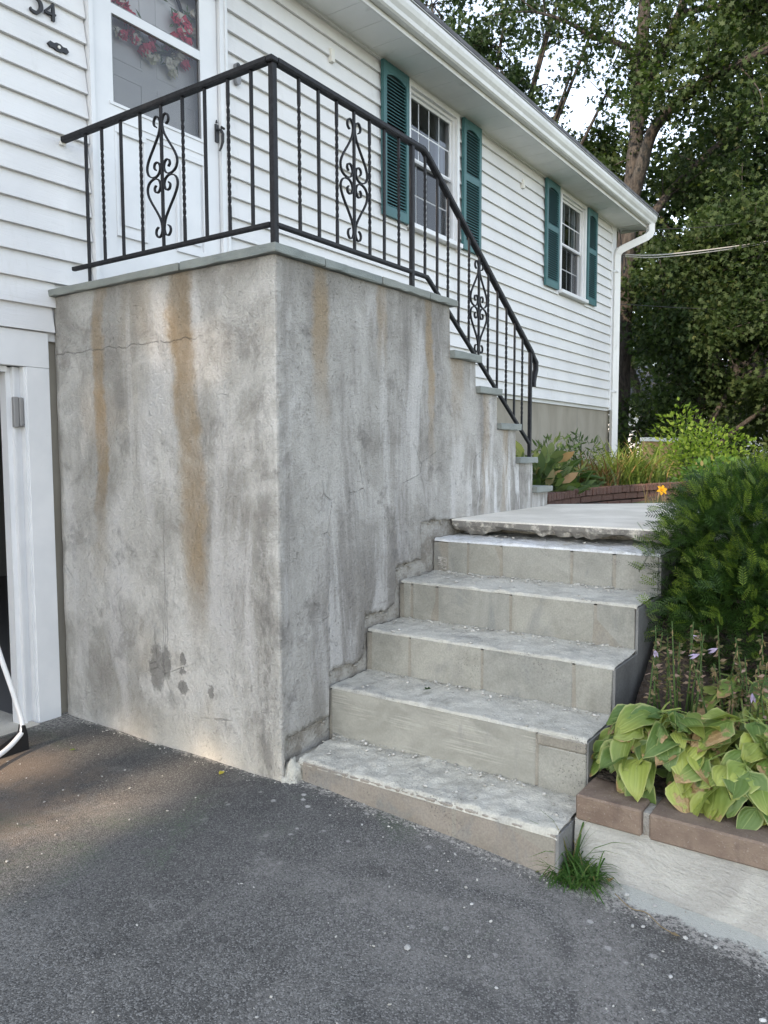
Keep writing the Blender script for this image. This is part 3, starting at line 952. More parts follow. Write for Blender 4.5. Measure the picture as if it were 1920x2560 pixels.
# ------------------------------------------------------------------ retaining wall with cap blocks
rw = thing('retaining_wall', 'low pale stuccoed garden wall with brown cap blocks beside the driveway', 'wall', (.3, -2.5, -.1))
V = []
ny = 110; nz = 16
for j in range(ny):
    y = -1.305 - 4.2 * j / (ny - 1)
    for k in range(nz):
        t = k / (nz - 1); z = -.62 + (.108 + .62) * t if j else -.3 + .408 * t
        w = Vector((.215, y, z))
        x = .214 + fbm(w, 3, 3) * .010 + fbm(w, 11, 3) * .004 - max(0, (dz(0, y) + .05 - z)) * .25 * (1 if z > dz(0, y) - .1 else 0)
        V.append((x, y, z))
newobj('stucco_face', grid_mesh('stucco_face', V, ny, nz), 'wall_stucco', rw)
box('wall_core', 'mortar', rw, .232, .42, -5.45, -1.31, -.6, .106)
y = -1.312
for k in range(11):
    L = .246 if k == 0 else .405
    box('cap_block', 'cap_block', rw, .196 + R.uniform(-.004, .004), .405, y - L, y, .110, .204 + R.uniform(-.003, .003), bevel=.007, j=.003)
    if k < 10: box('mortar_joint', 'old_mortar', rw, .222, .400, y - L - .0265, y - L - .0015, .108, .192)
    y -= L + .028

# ------------------------------------------------------------------ house
house = thing('house', 'white clapboard house with teal shutters and a garage below', 'house', (4, 5, 0))
HX0, HX1, HY1 = -3.6, 9.42, 9.4
def wall_holes(name, m, x0, x1, y0, y1, z0, z1, holes, parent):
    xs_ = sorted(set([x0, x1] + [h[0] for h in holes] + [h[1] for h in holes])); zs_ = sorted(set([z0, z1] + [h[2] for h in holes] + [h[3] for h in holes]))
    xs_ = [x for x in xs_ if x0 <= x <= x1]; zs_ = [z for z in zs_ if z0 <= z <= z1]
    mb = MB()
    for a, b in zip(xs_, xs_[1:]):
        run = None
        for c, d in zip(zs_, zs_[1:]):
            cx, cz = (a + b) / 2, (c + d) / 2
            if any(h[0] < cx < h[1] and h[2] < cz < h[3] for h in holes):
                if run: mb.box(a, b, y0, y1, run[0], run[1]); run = None
            else: run = (run[0] if run else c, d)
        if run: mb.box(a, b, y0, y1, run[0], run[1])
    return mb.build(name, m, parent, fix=False)
DOOR = (.285, 1.26, 2.40, 4.52)
WINS = [(3.575, 4.525, 3.555, 4.865), (7.19, 8.125, 3.555, 4.865)]
holes = [(w[0] + .03, w[1] - .03, w[2] + .04, w[3] - .03) for w in WINS] + [DOOR, (-3.2, -.257, -.5, 1.96)]
wall_holes('wall', 'white_trim', HX0, HX1 - .02, D + .008, D + .13, 2.12, 5.05, holes, house)
wall_holes('foundation_wall', 'foundation', -.034, HX1 - .03, D + .030, D + .22, -.5, 2.135, holes, house)
box('gable_wall', 'white_trim', house, HX1 - .02, HX1, D + .02, HY1, 2.1, 5.1)
box('back_wall', 'white_trim', house, HX0, HX1, HY1, HY1 + .1, -.3, 5.05)
box('side_wall', 'white_trim', house, HX0 - .1, HX0, D + .01, HY1, -.3, 5.05)
box('gable_foundation', 'foundation', house, HX1 - .05, HX1 - .03, D + .24, HY1, -.3, 2.09)
# clapboards, one by one
EXP = .1365
row = 0
while True:
    z0 = 2.165 + EXP * row
    if z0 > 4.86: break
    z1 = min(z0 + EXP + .012, 4.888)
    spans = []
    if z0 < 2.39:
        spans = [(HX0, -.004 + .02 * row), (1.50, 9.245)]
    else:
        spans = [(HX0, .252), (1.325, 9.245)]
    for w in WINS:
        out = []
        for a, b in spans:
            if z1 - .012 > w[2] + .005 and z0 < w[3] and a < w[0] and b > w[1]: out += [(a, w[0] - .003), (w[1] + .003, b)]
            else: out.append((a, b))
        spans = out
    for a, b in spans:
        cuts = [a]
        if b - a > 4: cuts.append(a + (b - a) * R.uniform(.25, .75))
        cuts.append(b)
        for c, d in zip(cuts, cuts[1:]):
            o = .0014 if c != cuts[0] else 0
            j = R.uniform(-.0012, .0012)
            pr = [(D - .031 - o + j, z0), (D - .0305 - o + j, z0 + .006), (D - .003 - o, z1), (D + .006 - o, z1), (D + .006 - o, z0 + .002)]
            MB().prism(pr, 0, c, d + (.02 if d != b else 0)).build('clapboard', 'siding', house)
    row += 1
box('corner_board', 'white_trim', house, 9.247, 9.425, D - .033, D + .02, 2.13, 4.886, bevel=.003)
box('frieze_trim', 'white_trim', house, HX0, 9.245, D - .036, D - .004, 4.868, 4.884)
for x, z in ((2.48, 4.63), (6.06, 4.62)): box('mounting_block', 'pale_plastic', house, x - .022, x + .022, D - .05, D - .010, z - .055, z + .05, bevel=.004)
# soffit panels
sp = MB().prism([(0.002, 0), (.298, 0), (.298, .006), (.002, .006)], 1, 1.268, 1.655).mesh('soffit_panel')
x = HX0
while x < 9.6:
    o = newobj('soffit_panel', sp, 'soffit', house); o.location = (x, 0, 4.889); x += .30
gp = MB()
gp.box(HX0, 9.78, 1.27, 1.665, 4.900, 4.91); gp.build('soffit_backing', 'black_paint', house)
box('soffit_channel', 'soffit', house, HX0, 9.44, D - .040, D - .014, 4.8855, 4.898)
box('fascia', 'gutter', house, HX0, 9.78, 1.252, 1.268, 4.872, 5.075)
gut = [(1.250, 4.915), (1.196, 4.912), (1.180, 4.925), (1.172, 4.955), (1.150, 4.985), (1.137, 5.018), (1.137, 5.052), (1.146, 5.052), (1.146, 5.042), (1.158, 5.040), (1.250, 5.045)]
MB().prism(gut, 0, HX0, 9.785).build('gutter', 'gutter', house)
MB().prism([(1.248, 5.062), (1.130, 5.062), (1.130, 5.068), (1.248, 5.068)], 0, HX0, 9.80).build('drip_edge', 'white_trim', house)
# roof
rp = [(1.125, 5.071), (5.50, 6.98), (9.95, 5.071), (9.95, 5.11), (5.50, 7.03), (1.120, 5.10)]
MB().prism(rp, 0, HX0 - .2, 9.80).build('roof', 'shingle', house)
MB().prism([(1.27, 5.06), (5.5, 6.93), (9.7, 5.06)], 0, 9.40, 9.43).build('gable', 'white_trim', house)
MB().prism([(1.26, 5.0), (5.5, 6.86), (9.8, 5.0), (9.8, 5.066), (5.5, 6.97), (1.26, 5.066)], 0, 9.775, 9.79).build('rake_board', 'gutter', house)
box('rake_return', 'gutter', house, 9.43, 9.774, 1.27, 1.68, 4.878, 4.887)
# downspout
dsp = MB()
def rect_sweep(mb, pts, hx, hy, upv=(0, 1, 0)):
    pts = [Vector(p) for p in pts]; b = len(mb.v); n = len(pts)
    for i, p in enumerate(pts):
        t = (pts[min(i + 1, n - 1)] - pts[max(i - 1, 0)]).normalized()
        s_ = Vector(upv).cross(t)
        if s_.length < .01: s_ = Vector((1, 0, 0))
        s_.normalize(); w = t.cross(s_).normalized()
        for a, c in ((-1, -1), (1, -1), (1, 1), (-1, 1)): mb.v.append(tuple(p + s_ * a * hx + w * c * hy))
    for i in range(n - 1):
        for k in range(4): mb.f.append((b + i * 4 + k, b + i * 4 + (k + 1) % 4, b + (i + 1) * 4 + (k + 1) % 4, b + (i + 1) * 4 + k))
    mb.f.append((b + 3, b + 2, b + 1, b)); e = b + (n - 1) * 4; mb.f.append((e, e + 1, e + 2, e + 3))
    return mb
rect_sweep(dsp, [(9.67, 1.20, 4.93), (9.67, 1.20, 4.82), (9.655, 1.215, 4.77), (9.62, 1.25, 4.73), (9.42, 1.52, 4.57), (9.375, 1.57, 4.53), (9.355, 1.602, 4.47), (9.35, 1.605, 4.38), (9.35, 1.605, 1.30)], .052, .036, (.6, .8, 0))
dsp.build('downspout', 'gutter', house, bevel=0)
for z in (4.2, 2.4): box('downspout_strap', 'white_trim', house, 9.284, 9.418, 1.563, 1.640, z, z + .03)

def window(w):
    x0, x1, z0, z1 = w
    root = newobj('window', None, None, house)
    yf = D - .045
    fr = MB(); t = .045
    fr.box(x0, x0 + t, yf, D + .06, z0 + .05, z1); fr.box(x1 - t, x1, yf, D + .06, z0 + .05, z1)
    fr.box(x0 + t, x1 - t, yf, D + .06, z1 - t, z1 - .001)
    fr.build('casing', 'white_trim', root, fix=False)
    t2 = .028; a0, a1, b0_, b1 = x0 + t, x1 - t, z0 + .05, z1 - t
    inn = MB()
    inn.box(a0 + .001, a0 + t2, D - .012, D + .07, b0_, b1); inn.box(a1 - t2, a1 - .001, D - .012, D + .07, b0_, b1); inn.box(a0 + t2, a1 - t2, D - .012, D + .07, b1 - t2, b1 - .001)
    inn.build('frame', 'white_trim', root, fix=False)
    box('sill', 'white_trim', root, x0 - .012, x1 + .012, D - .085, D + .05, z0, z0 + .046, bevel=.004)
    c0, c1, d0, d1 = a0 + t2, a1 - t2, b0_, b1 - t2
    mid = (d0 + d1) / 2 + .02
    for nm, ya, za, zb in (('upper_sash', D + .012, mid - .018, d1), ('lower_sash', D + .040, d0 + .001, mid + .018)):
        s_ = MB(); k = .030
        s_.box(c0 + .001, c0 + k, ya, ya + .026, za, zb); s_.box(c1 - k, c1 - .001, ya, ya + .026, za, zb)
        s_.box(c0 + k, c1 - k, ya + .0005, ya + .0255, zb - k, zb - .001); s_.box(c0 + k, c1 - k, ya + .0005, ya + .0255, za + .001, za + k + .006)
        so = s_.build(nm, 'white_trim', root, fix=False)
        nx_, nz_ = 4, 2
        gx0, gx1, gz0, gz1 = c0 + k, c1 - k, za + k + .006, zb - k
        for i in range(1, nx_):
            xx = gx0 + (gx1 - gx0) * i / nx_
            box('muntin', 'white_trim', so_parent(so, root), xx - .007, xx + .007, ya + .016, ya + .022, gz0, gz1)
        zz = (gz0 + gz1) / 2
        box('muntin', 'white_trim', root, gx0, gx1, ya + .0165, ya + .0225, zz - .007, zz + .007)
        for i in range(nx_):
            for j in range(nz_):
                xa = gx0 + (gx1 - gx0) * i / nx_ + (.007 if i else 0); xb = gx0 + (gx1 - gx0) * (i + 1) / nx_ - (.007 if i < 3 else 0)
                zc = gz0 if j == 0 else zz + .007; zd = zz - .007 if j == 0 else gz1
                q = R.uniform(-.003, .003)
                MB().add([(xa, ya + .012, zc), (xb, ya + .012 + q, zc), (xb, ya + .012 + q, zd), (xa, ya + .012, zd)], [(0, 1, 2, 3)]).build('pane', 'glass', root, fix=False)
    MB().add([(c0, D + .008, d0), (c1, D + .008, d0), (c1, D + .008, mid), (c0, D + .008, mid)], [(0, 1, 2, 3)]).build('insect_screen', 'screen', root, fix=False)
    # dim room behind with a half-drawn blind
    rm = MB().box(x0 - .6, x1 + .6, D + .135, D + 2.4, z0 - .7, z1 + .15)
    rm.f.pop(2)
    rm.build('room', 'room', root, fix=False)
    MB().box(c0 - .02, c0 + .16, D + .10, D + .12, d0 - .02, d1 + .02).box(c1 - .14, c1 + .02, D + .10, D + .12, d0 - .02, d1 + .02).build('curtain', 'curtain', root, fix=False)
def so_parent(so, root): return root
for w in WINS: window(w)

# shutters
lv = MB().prism([(-.013, -.0085), (-.010, -.0092), (.008, .0062), (.004, .0085), (-.006, .004)], 0, -.5, .5).mesh('louver')
def shutter(x0, x1, z0=3.572, z1=4.868):
    ya, yb = D - .066, D - .034
    st = .048
    m = MB()
    m.box(x0, x0 + st, ya, yb, z0, z1); m.box(x1 - st, x1, ya, yb, z0, z1)
    zr = z0 + (z1 - z0) * .56
    for a, b in ((z0, z0 + .085), (zr - .035, zr + .035), (z1 - .075, z1)): m.box(x0 + st, x1 - st, ya + .001, yb - .001, a + .0005, b - .0005)
    # arched head
    n = 10; c = (x0 + x1) / 2; hw = (x1 - x0) / 2 - st
    top = [(x0 + st, z1 - .076)] + [(c - hw + 2 * hw * i / n, z1 - .082 - .035 * (abs(2 * i / n - 1)) ** 2) for i in range(n + 1)] + [(x1 - st, z1 - .076)]
    m.prism(top, 1, ya + .002, yb - .002)
    o = newobj('shutter', m.mesh('shutter', bevel=0), 'teal', house)
    MB().box(x0 + st - .005, x1 - st + .005, yb - .004, yb - .001, z0 + .06, z1 - .06).build('shutter_back', 'black_paint', o)
    for a, b in ((z0 + .085, zr - .035), (zr + .035, z1 - .10)):
        k = int((b - a) / .0275)
        for i in range(k):
            l = newobj('louver', lv, 'teal', o)
            l.location = (c, (ya + yb) / 2 + .001, a + (i + .5) * (b - a) / k); l.scale = (x1 - x0 - 2 * st + .006, 1, 1)
for a, b in ((3.155, 3.562), (4.585, 4.962), (6.695, 7.112), (8.135, 8.505)): shutter(a, b)

# door with storm door
dr = newobj('storm_door', None, None, house)
YF = D - .022
m = MB()
m.box(.258, .2845, D - .050, D + .10, 2.402, 4.58); m.box(1.2605, 1.320, D - .050, D + .10, 2.402, 4.58); m.box(.285, 1.260, D - .050, D + .10, 4.50, 4.58)
m.box(1.300, 1.3205, D - .060, D - .0505, 2.402, 4.58)
m.build('door_casing', 'white_trim', house, fix=False)
m = MB()
m.box(.290, .428, YF, D + .01, 2.455, 4.49); m.box(1.108, 1.254, YF, D + .01, 2.455, 4.49)
for a, b in ((2.455, 2.70), (3.42, 3.553), (4.055, 4.11), (4.43, 4.49)): m.box(.428, 1.108, YF + .001, D + .009, a, b)
m.box(.428, 1.108, YF + .010, D + .008, 2.70, 3.42)
m.build('door_frame', 'white_trim', dr, fix=False)
for a, b in ((.428, .652), (.885, 1.125)):
    m = MB()
    for (xa, xb, za, zb, y_) in ((a, b, 3.385, 3.415, YF - .008), (a, b, 2.79, 2.82, YF - .008), (a, a + .016, 2.82, 3.385, YF - .004), (b - .016, b, 2.82, 3.385, YF - .004)):
        m.box(xa, xb, y_, YF + .012, za, zb)
    m.box(a + .04, b - .04, YF - .002, YF + .0115, 2.86, 3.345)
    m.build('raised_panel', 'white_trim', dr, fix=False)
MB().box(.40, 1.13, YF - .006, YF + .002, 3.535, 3.552).box(.40, 1.13, YF - .006, YF + .002, 3.455, 3.462).build('glass_bead', 'white_trim', dr, fix=False)
for za, zb in ((3.553, 4.055), (4.11, 4.43)):
    MB().add([(.428, D - .008, za), (1.108, D - .008, za), (1.108, D - .008, zb), (.428, D - .008, zb)], [(0, 1, 2, 3)]).build('storm_pane', 'storm_glass', dr, fix=False)
    MB().box(.428, 1.108, YF + .004, D, za, za + .008).box(.428, .436, YF + .004, D, za + .008, zb).box(1.10, 1.108, YF + .004, D, za + .008, zb).build('gasket', 'grey_plastic', dr, fix=False)
MB().add([(.43, D - .004, 3.555), (1.106, D - .004, 3.555), (1.106, D - .004, 4.053), (.43, D - .004, 4.053)], [(0, 1, 2, 3)]).build('insect_screen', 'screen', dr, fix=False)
box('door_sweep', 'black_plastic', dr, .292, 1.252, YF + .004, D + .004, 2.428, 2.4545)
box('threshold', 'white_trim', house, .288, 1.258, D - .06, D + .10, 2.401, 2.426)
m = MB()
m.box(1.222, 1.250, YF - .012, YF - .0005, 3.575, 3.69)
m.prism([(1.230, 3.700), (1.236, 3.72), (1.242, 3.700)], 1, YF - .012, YF - .001)
m.tube([(1.236, YF - .010, 3.655), (1.238, YF - .045, 3.648), (1.242, YF - .058, 3.62), (1.240, YF - .058, 3.57), (1.232, YF - .050, 3.53), (1.226, YF - .040, 3.508)], [.009, .010, .011, .0105, .008, .006], 8)
m.tube([(1.236, YF - .05, 3.665), (1.264, YF - .05, 3.66)], .008, 6)
m.build('door_handle', 'black_paint', dr)
# inner door
di = newobj('inner_door', None, None, house)
box('door_leaf', 'white_trim', di, .285, 1.26, D + .075, D + .12, 2.43, 4.50)
for a, b in ((.40, .72), (.83, 1.15)):
    for c, d in ((2.62, 3.30), (3.42, 3.78), (3.86, 4.38)):
        m = MB(); m.box(a, b, D + .072, D + .0755, c, c + .015); m.box(a, b, D + .072, D + .0755, d - .015, d); m.box(a, a + .015, D + .0722, D + .0755, c + .015, d - .015); m.box(b - .015, b, D + .0692, D + .0755, c + .015, d - .015)
        m.build('door_moulding', 'white_trim', di, fix=False)

# garage opening
m = MB(); m.box(-3.35, -.036, D - .012, D + .028, 1.968, 2.160); m.build('garage_header', 'white_trim', house, bevel=.002)
for (a, b) in ((-.172, -.036),): box('garage_casing', 'white_trim', house, a, b, D - .011, D + .028, -.03, 1.9665, bevel=.002)
m = MB()
m.box(-.184, -.1725, D + .000, D + .11, -.03, 1.966); m.box(-.218, -.1845, D + .040, D + .11, -.03, 1.964); m.box(-.230, -.2185, D + .022, D + .11, -.03, 1.963)
m.box(-.256, -.2305, D + .050, D + .11, -.03, 1.962)
m.build('garage_jamb', 'white_trim', house, fix=False)
m = MB(); m.box(-3.3, -.257, D + .03, D + .11, 1.935, 1.966); m.build('head_jamb', 'white_trim', house)
rm = MB().box(-3.3, 4.0, D + .235, 7.0, -.015, 2.10); rm.f.pop(2)
rm.build('garage_room', 'garage_inside', house, fix=False)
box('garage_apron', 'walk_concrete', house, -3.3, -.19, D - .05, D + .5, -.03, .006)
# contact sensor box on the jamb
cs = thing('garage_sensor', 'small grey two-part sensor box screwed to the garage door jamb', 'sensor', (-.21, D, 1.64))
box('sensor_body', 'cast_grey', cs, -.243, -.214, D - .002, D + .024, 1.640, 1.803, bevel=.004)
box('magnet_body', 'cast_grey', cs, -.2125, -.190, D - .006, D + .024, 1.645, 1.801, bevel=.004)
box('cable_cap', 'grey_plastic', cs, -.206, -.192, D - .009, D - .0055, 1.652, 1.660)

# ------------------------------------------------------------------ wrought-iron railing
rail = thing('railing', 'black wrought iron railing with twisted balusters and heart scrolls on the stoop', 'railing', (.1, .1, ZT))
def sweep(mb, pts, side, hw, hh):
    pts = [Vector(p) for p in pts]; side = Vector(side); b = len(mb.v); n = len(pts)
    for i, p in enumerate(pts):
        t1 = (pts[i] - pts[i - 1]).normalized() if i else None
        t2 = (pts[i + 1] - pts[i]).normalized() if i < n - 1 else None
        t = ((t1 or t2) + (t2 or t1)).normalized()
        u = side.cross(t).normalized()
        k = 1 / max(.5, t.dot(t2 or t1))
        prof = [(-hw, -hh), (hw, -hh), (hw, hh * .35), (hw * .72, hh), (-hw * .72, hh), (-hw, hh * .35)]
        for a, c in prof: mb.v.append(tuple(p + side * a + u * c * k))
    q = 6
    for i in range(n - 1):
        for k in range(q): mb.f.append((b + i * q + k, b + i * q + (k + 1) % q, b + (i + 1) * q + (k + 1) % q, b + (i + 1) * q + k))
    mb.f.append(tuple(b + k for k in reversed(range(q)))); e = b + (n - 1) * q; mb.f.append(tuple(e + k for k in range(q)))
    return mb
ZTR, ZBR = 3.222, 2.517
SLP = -.662
KX = 1.372
def ztop(x): return ZTR if x < KX else ZTR + (x - KX) * SLP
def zbot(x): return ZBR if x < 1.400 else ZBR + (x - 1.400) * SLP
RX = RY = .082
sweep(MB(), [(RX, 1.628, ZTR - .001), (RX, RY + .019, ZTR - .001)], (1, 0, 0), .019, .0135).build('top_rail', 'iron', rail)
sweep(MB(), [(RX + .03, RY, ZTR + .0005), (KX - .03, RY, ZTR + .0005), (KX + .03, RY, ztop(KX + .045)), (2.86, RY, ztop(2.86)), (2.905, RY, ztop(2.91) - .010), (2.945, RY, 2.165), (2.945, RY, 2.115), (2.92, RY, 2.06), (2.905, RY, 2.02), (2.905, RY, 1.985)], (0, 1, 0), .019, .0135).build('top_rail', 'iron', rail)
box('rail_corner', 'iron', rail, RX - .0195, RX + .029, RY - .0195, RY + .0185, ZTR - .012, ZTR + .0145, bevel=.005)
sweep(MB(), [(RX, 1.575, ZBR), (RX, RY + .015, ZBR)], (1, 0, 0), .012, .010).build('bottom_rail', 'iron', rail)
sweep(MB(), [(RX + .015, RY, ZBR), (1.385, RY, ZBR), (1.415, RY, zbot(1.425)), (2.845, RY, zbot(2.845))], (0, 1, 0), .012, .010).build('bottom_rail', 'iron', rail)
def post(x, y, z0, z1, h, nm='post'):
    box(nm, 'iron', rail, x - h, x + h, y - h, y + h, z0, z1, bevel=.002)
post(RX + .012, RY + .004, ZT - .002, ZTR - .010, .0145, 'corner_post')
post(1.227, RY, ZT - .002, ZTR - .012, .0125)
post(2.852, RY, 1.460, ztop(2.852) - .010, .0125)
post(RX, 1.430, ZT - .002, ZTR - .012, .0075, 'wall_post')
def baluster(x, y, z0, z1, twist):
    mb = MB(); n = 56 if twist else 1; b = 0; r = .0089
    L = z1 - z0
    for i in range(n + 1):
        t = i / n; z = z0 + L * t
        ph = math.pi / 4
        if twist: ph += max(0, min(1, (t - .16) / .68)) * math.pi * 7
        for k in range(4): mb.v.append((x + r * math.cos(ph + k * math.pi / 2), y + r * math.sin(ph + k * math.pi / 2), z))
    for i in range(n):
        for k in range(4): mb.f.append((i * 4 + k, i * 4 + (k + 1) % 4, (i + 1) * 4 + (k + 1) % 4, (i + 1) * 4 + k))
    mb.build('twisted_baluster' if twist else 'baluster', 'iron', rail, fix=False)
HALF = [(.036, .242), (.050, .252), (.054, .272), (.040, .291), (.020, .287), (.009, .266), (.009, .240), (.020, .205), (.050, .160), (.086, .112), (.107, .076), (.112, .046),
        (.099, .019), (.070, .0045), (.040, .006), (.019, .024), (.015, .050), (.030, .072), (.052, .069), (.058, .050), (.047, .037)]
def catmull(p, k=5):
    out = []
    for i in range(len(p) - 1):
        a, b, c, d = (Vector(p[max(i - 1, 0)]), Vector(p[i]), Vector(p[i + 1]), Vector(p[min(i + 2, len(p) - 1)]))
        for j in range(k):
            t = j / k
            out.append(.5 * ((2 * b) + (c - a) * t + (2 * a - 5 * b + 4 * c - d) * t * t + (3 * b - a - 3 * c + d) * t ** 3))
    out.append(Vector(p[-1])); return out
CUR = catmull(HALF, 4)
def scroll(o, sd, nd):
    o, sd, nd = Vector(o), Vector(sd), Vector(nd)
    for sx in (-1, 1):
        for szn in (-1, 1):
            mb = MB(); pts = [o + sd * (p[0] * sx) + Vector((0, 0, p[1] * szn)) for p in CUR]
            n = len(pts)
            for i, p in enumerate(pts):
                t = (pts[min(i + 1, n - 1)] - pts[max(i - 1, 0)]).normalized(); q = nd.cross(t).normalized()
                for a, c in ((-1, -1), (1, -1), (1, 1), (-1, 1)): mb.v.append(tuple(p + nd * a * .0062 + q * c * .0030))
            for i in range(n - 1):
                for k in range(4): mb.f.append((i * 4 + k, i * 4 + (k + 1) % 4, (i + 1) * 4 + (k + 1) % 4, (i + 1) * 4 + k))
            mb.f.append((3, 2, 1, 0)); e = (n - 1) * 4; mb.f.append((e, e + 1, e + 2, e + 3))
            mb.build('scroll', 'iron', rail)
for i, y in enumerate((1.290, 1.132, .977, .818, .661, .506, .352, .205)):
    baluster(RX, y, ZBR + .008, ZTR - .012, i % 2 == 0)
scroll((RX, .818, (ZTR + ZBR) / 2), (0, 1, 0), (1, 0, 0))
for i, x in enumerate((.265, .405, .545, .686, .820, .953, 1.094)):
    baluster(x, RY, ZBR + .008, ZTR - .012, i % 2 == 0)
scroll((.686, RY, (ZTR + ZBR) / 2), (1, 0, 0), (0, 1, 0))
for i, x in enumerate((1.367, 1.505, 1.633, 1.766, 1.900, 2.035, 2.168, 2.305, 2.445, 2.580, 2.712)):
    baluster(x, RY, zbot(x) + .004, ztop(x) - .010, i % 2 == 0)
scroll((2.035, RY, (ztop(2.035) + zbot(2.035)) / 2), (1, 0, 0), (0, 1, 0))
box('wall_bracket', 'pale_plastic', rail, RX - .016, RX + .016, 1.628, D - .022, ZTR - .026, ZTR - .004)

# ------------------------------------------------------------------ small things on the front wall
def stroke(mb, pts, ws, y0, y1):
    p = catmull(pts, 6); n = len(p); L_, R_ = [], []
    for i, q in enumerate(p):
        t = (p[min(i + 1, n - 1)] - p[max(i - 1, 0)]).normalized(); nn = Vector((-t.y, t.x))
        w = lerp_table(i / (n - 1), [(k / (len(ws) - 1), a) for k, a in enumerate(ws)])
        L_.append(q + nn * w); R_.append(q - nn * w)
    for i in range(n - 1):
        q = [L_[i], L_[i + 1], R_[i + 1], R_[i]]
        b = len(mb.v)
        mb.v += [(a.x, y0, a.y) for a in q] + [(a.x, y1, a.y) for a in q]
        mb.f += [(b, b + 1, b + 2, b + 3), (b + 7, b + 6, b + 5, b + 4), (b, b + 4, b + 5, b + 1), (b + 3, b + 2, b + 6, b + 7), (b + 1, b + 5, b + 6, b + 2), (b + 0, b + 3, b + 7, b + 4)]
hn = thing('house_number', 'black metal house number 34 on white clapboards left of the door', 'house number', (0, D, 3.83))
m = MB(); X0, Z0 = -.088, 3.832
stroke(m, [(X0 + .006, Z0 + .112), (X0 + .030, Z0 + .120), (X0 + .056, Z0 + .112), (X0 + .034, Z0 + .078)], [.004, .007, .006, .003], D - .042, D - .0285)
stroke(m, [(X0 + .032, Z0 + .077), (X0 + .058, Z0 + .066), (X0 + .062, Z0 + .034), (X0 + .036, Z0 + .004), (X0 + .006, Z0 + .006), (X0 + .002, Z0 + .018)], [.003, .009, .0105, .008, .006, .003], D - .0425, D - .029)
m.build('digit_three', 'black_paint', hn)
m = MB(); X0, Z0 = -.005, 3.838
stroke(m, [(X0 + .052, Z0 + .086), (X0 + .030, Z0 + .058), (X0 + .002, Z0 + .030)], [.004, .006, .005], D - .042, D - .0285)
stroke(m, [(X0 + .000, Z0 + .028), (X0 + .030, Z0 + .027), (X0 + .066, Z0 + .032)], [.006, .006, .004], D - .0426, D - .0291)
stroke(m, [(X0 + .050, Z0 + .088), (X0 + .050, Z0 + .045), (X0 + .049, Z0 - .004)], [.005, .0085, .009], D - .0432, D - .0297)
m.build('digit_four', 'black_paint', hn)
bp = thing('doorbell_plate', 'black pointed doorbell plate with a round white button on the clapboards', 'doorbell', (.07, D, 3.70))
pr = [(.008, 3.709), (.022, 3.725), (.045, 3.722), (.060, 3.730), (.085, 3.730), (.100, 3.722), (.122, 3.725), (.136, 3.709), (.122, 3.693), (.100, 3.696), (.085, 3.688), (.060, 3.688), (.045, 3.696), (.022, 3.693)]
MB().prism(pr, 1, D - .038, D - .0225).build('plate', 'black_paint', bp)
m = MB(); m.tube([(.0725, D - .0385, 3.709), (.0725, D - .044, 3.709)], .0085, 12); m.build('button', 'pale_plastic', bp)
vb = thing('video_doorbell', 'slim grey video doorbell with a black camera end beside the front door', 'doorbell', (1.427, D, 4.01))
def capsule(x, z0, z1, r, y0, y1):
    p = [(x + r * math.cos(a), z1 - r + r * math.sin(a)) for a in np.linspace(0, math.pi, 9)] + [(x + r * math.cos(a), z0 + r + r * math.sin(a)) for a in np.linspace(math.pi, 2 * math.pi, 9)]
    return MB().prism(p, 1, y0, y1)
capsule(1.427, 4.012, 4.157, .0225, D - .052, D - .0255).build('body', 'grey_plastic', vb)
capsule(1.427, 4.092, 4.153, .0185, D - .0555, D - .0515).build('camera_face', 'black_plastic', vb)
m = MB(); m.tube([(1.427, D - .056, 4.128), (1.427, D - .0585, 4.128)], .009, 12); m.build('lens', 'dark_glass', vb)

# wreath behind the storm glass
wr = thing('tulip_wreath', 'wreath of red and white tulips hanging behind the storm door glass', 'wreath', (.78, D + .05, 4.25))
m = MB(); m.tube([(.78 + .255 * math.cos(a), D + .050, 4.26 + .255 * math.sin(a)) for a in np.linspace(0, 2 * math.pi, 40)], .012, 6); m.build('twig_ring', 'bark', wr)
def tulip(c, d, s_, m_):
    d = d.normalized(); mb = MB()
    a = d.orthogonal().normalized(); b = d.cross(a)
    for k in range(6):
        w = k * math.pi / 3; u = a * math.cos(w) + b * math.sin(w); t = a * -math.sin(w) + b * math.cos(w)
        q = [c, c + (u * .55 + t * .42) * s_ + d * .5 * s_, c + u * .42 * s_ + d * 1.35 * s_, c + (u * .55 - t * .42) * s_ + d * .5 * s_]
        for p in q: p.y = min(max(p.y, D + .014), D + .066)
        mb.add(q, [(0, 1, 2, 3)])
    mb.build('tulip', m_, wr, fix=False)
for k in range(60):
    a = R.uniform(0, 2 * math.pi) if k % 2 else R.uniform(math.pi * 1.0, math.pi * 2.1); rr = .255 + R.gauss(0, .045)
    c = Vector((.78 + rr * math.cos(a), D + .045 + R.uniform(-.01, .01), 4.26 + rr * math.sin(a)))
    d = Vector((math.cos(a) * .5 + R.gauss(0, .5), R.uniform(-.6, -.1), math.sin(a) * .5 - .35 + R.gauss(0, .4)))
    tulip(c, d, R.uniform(.040, .056), R.choice(['petal_red', 'petal_red', 'petal_red', 'petal_white', 'petal_white']))
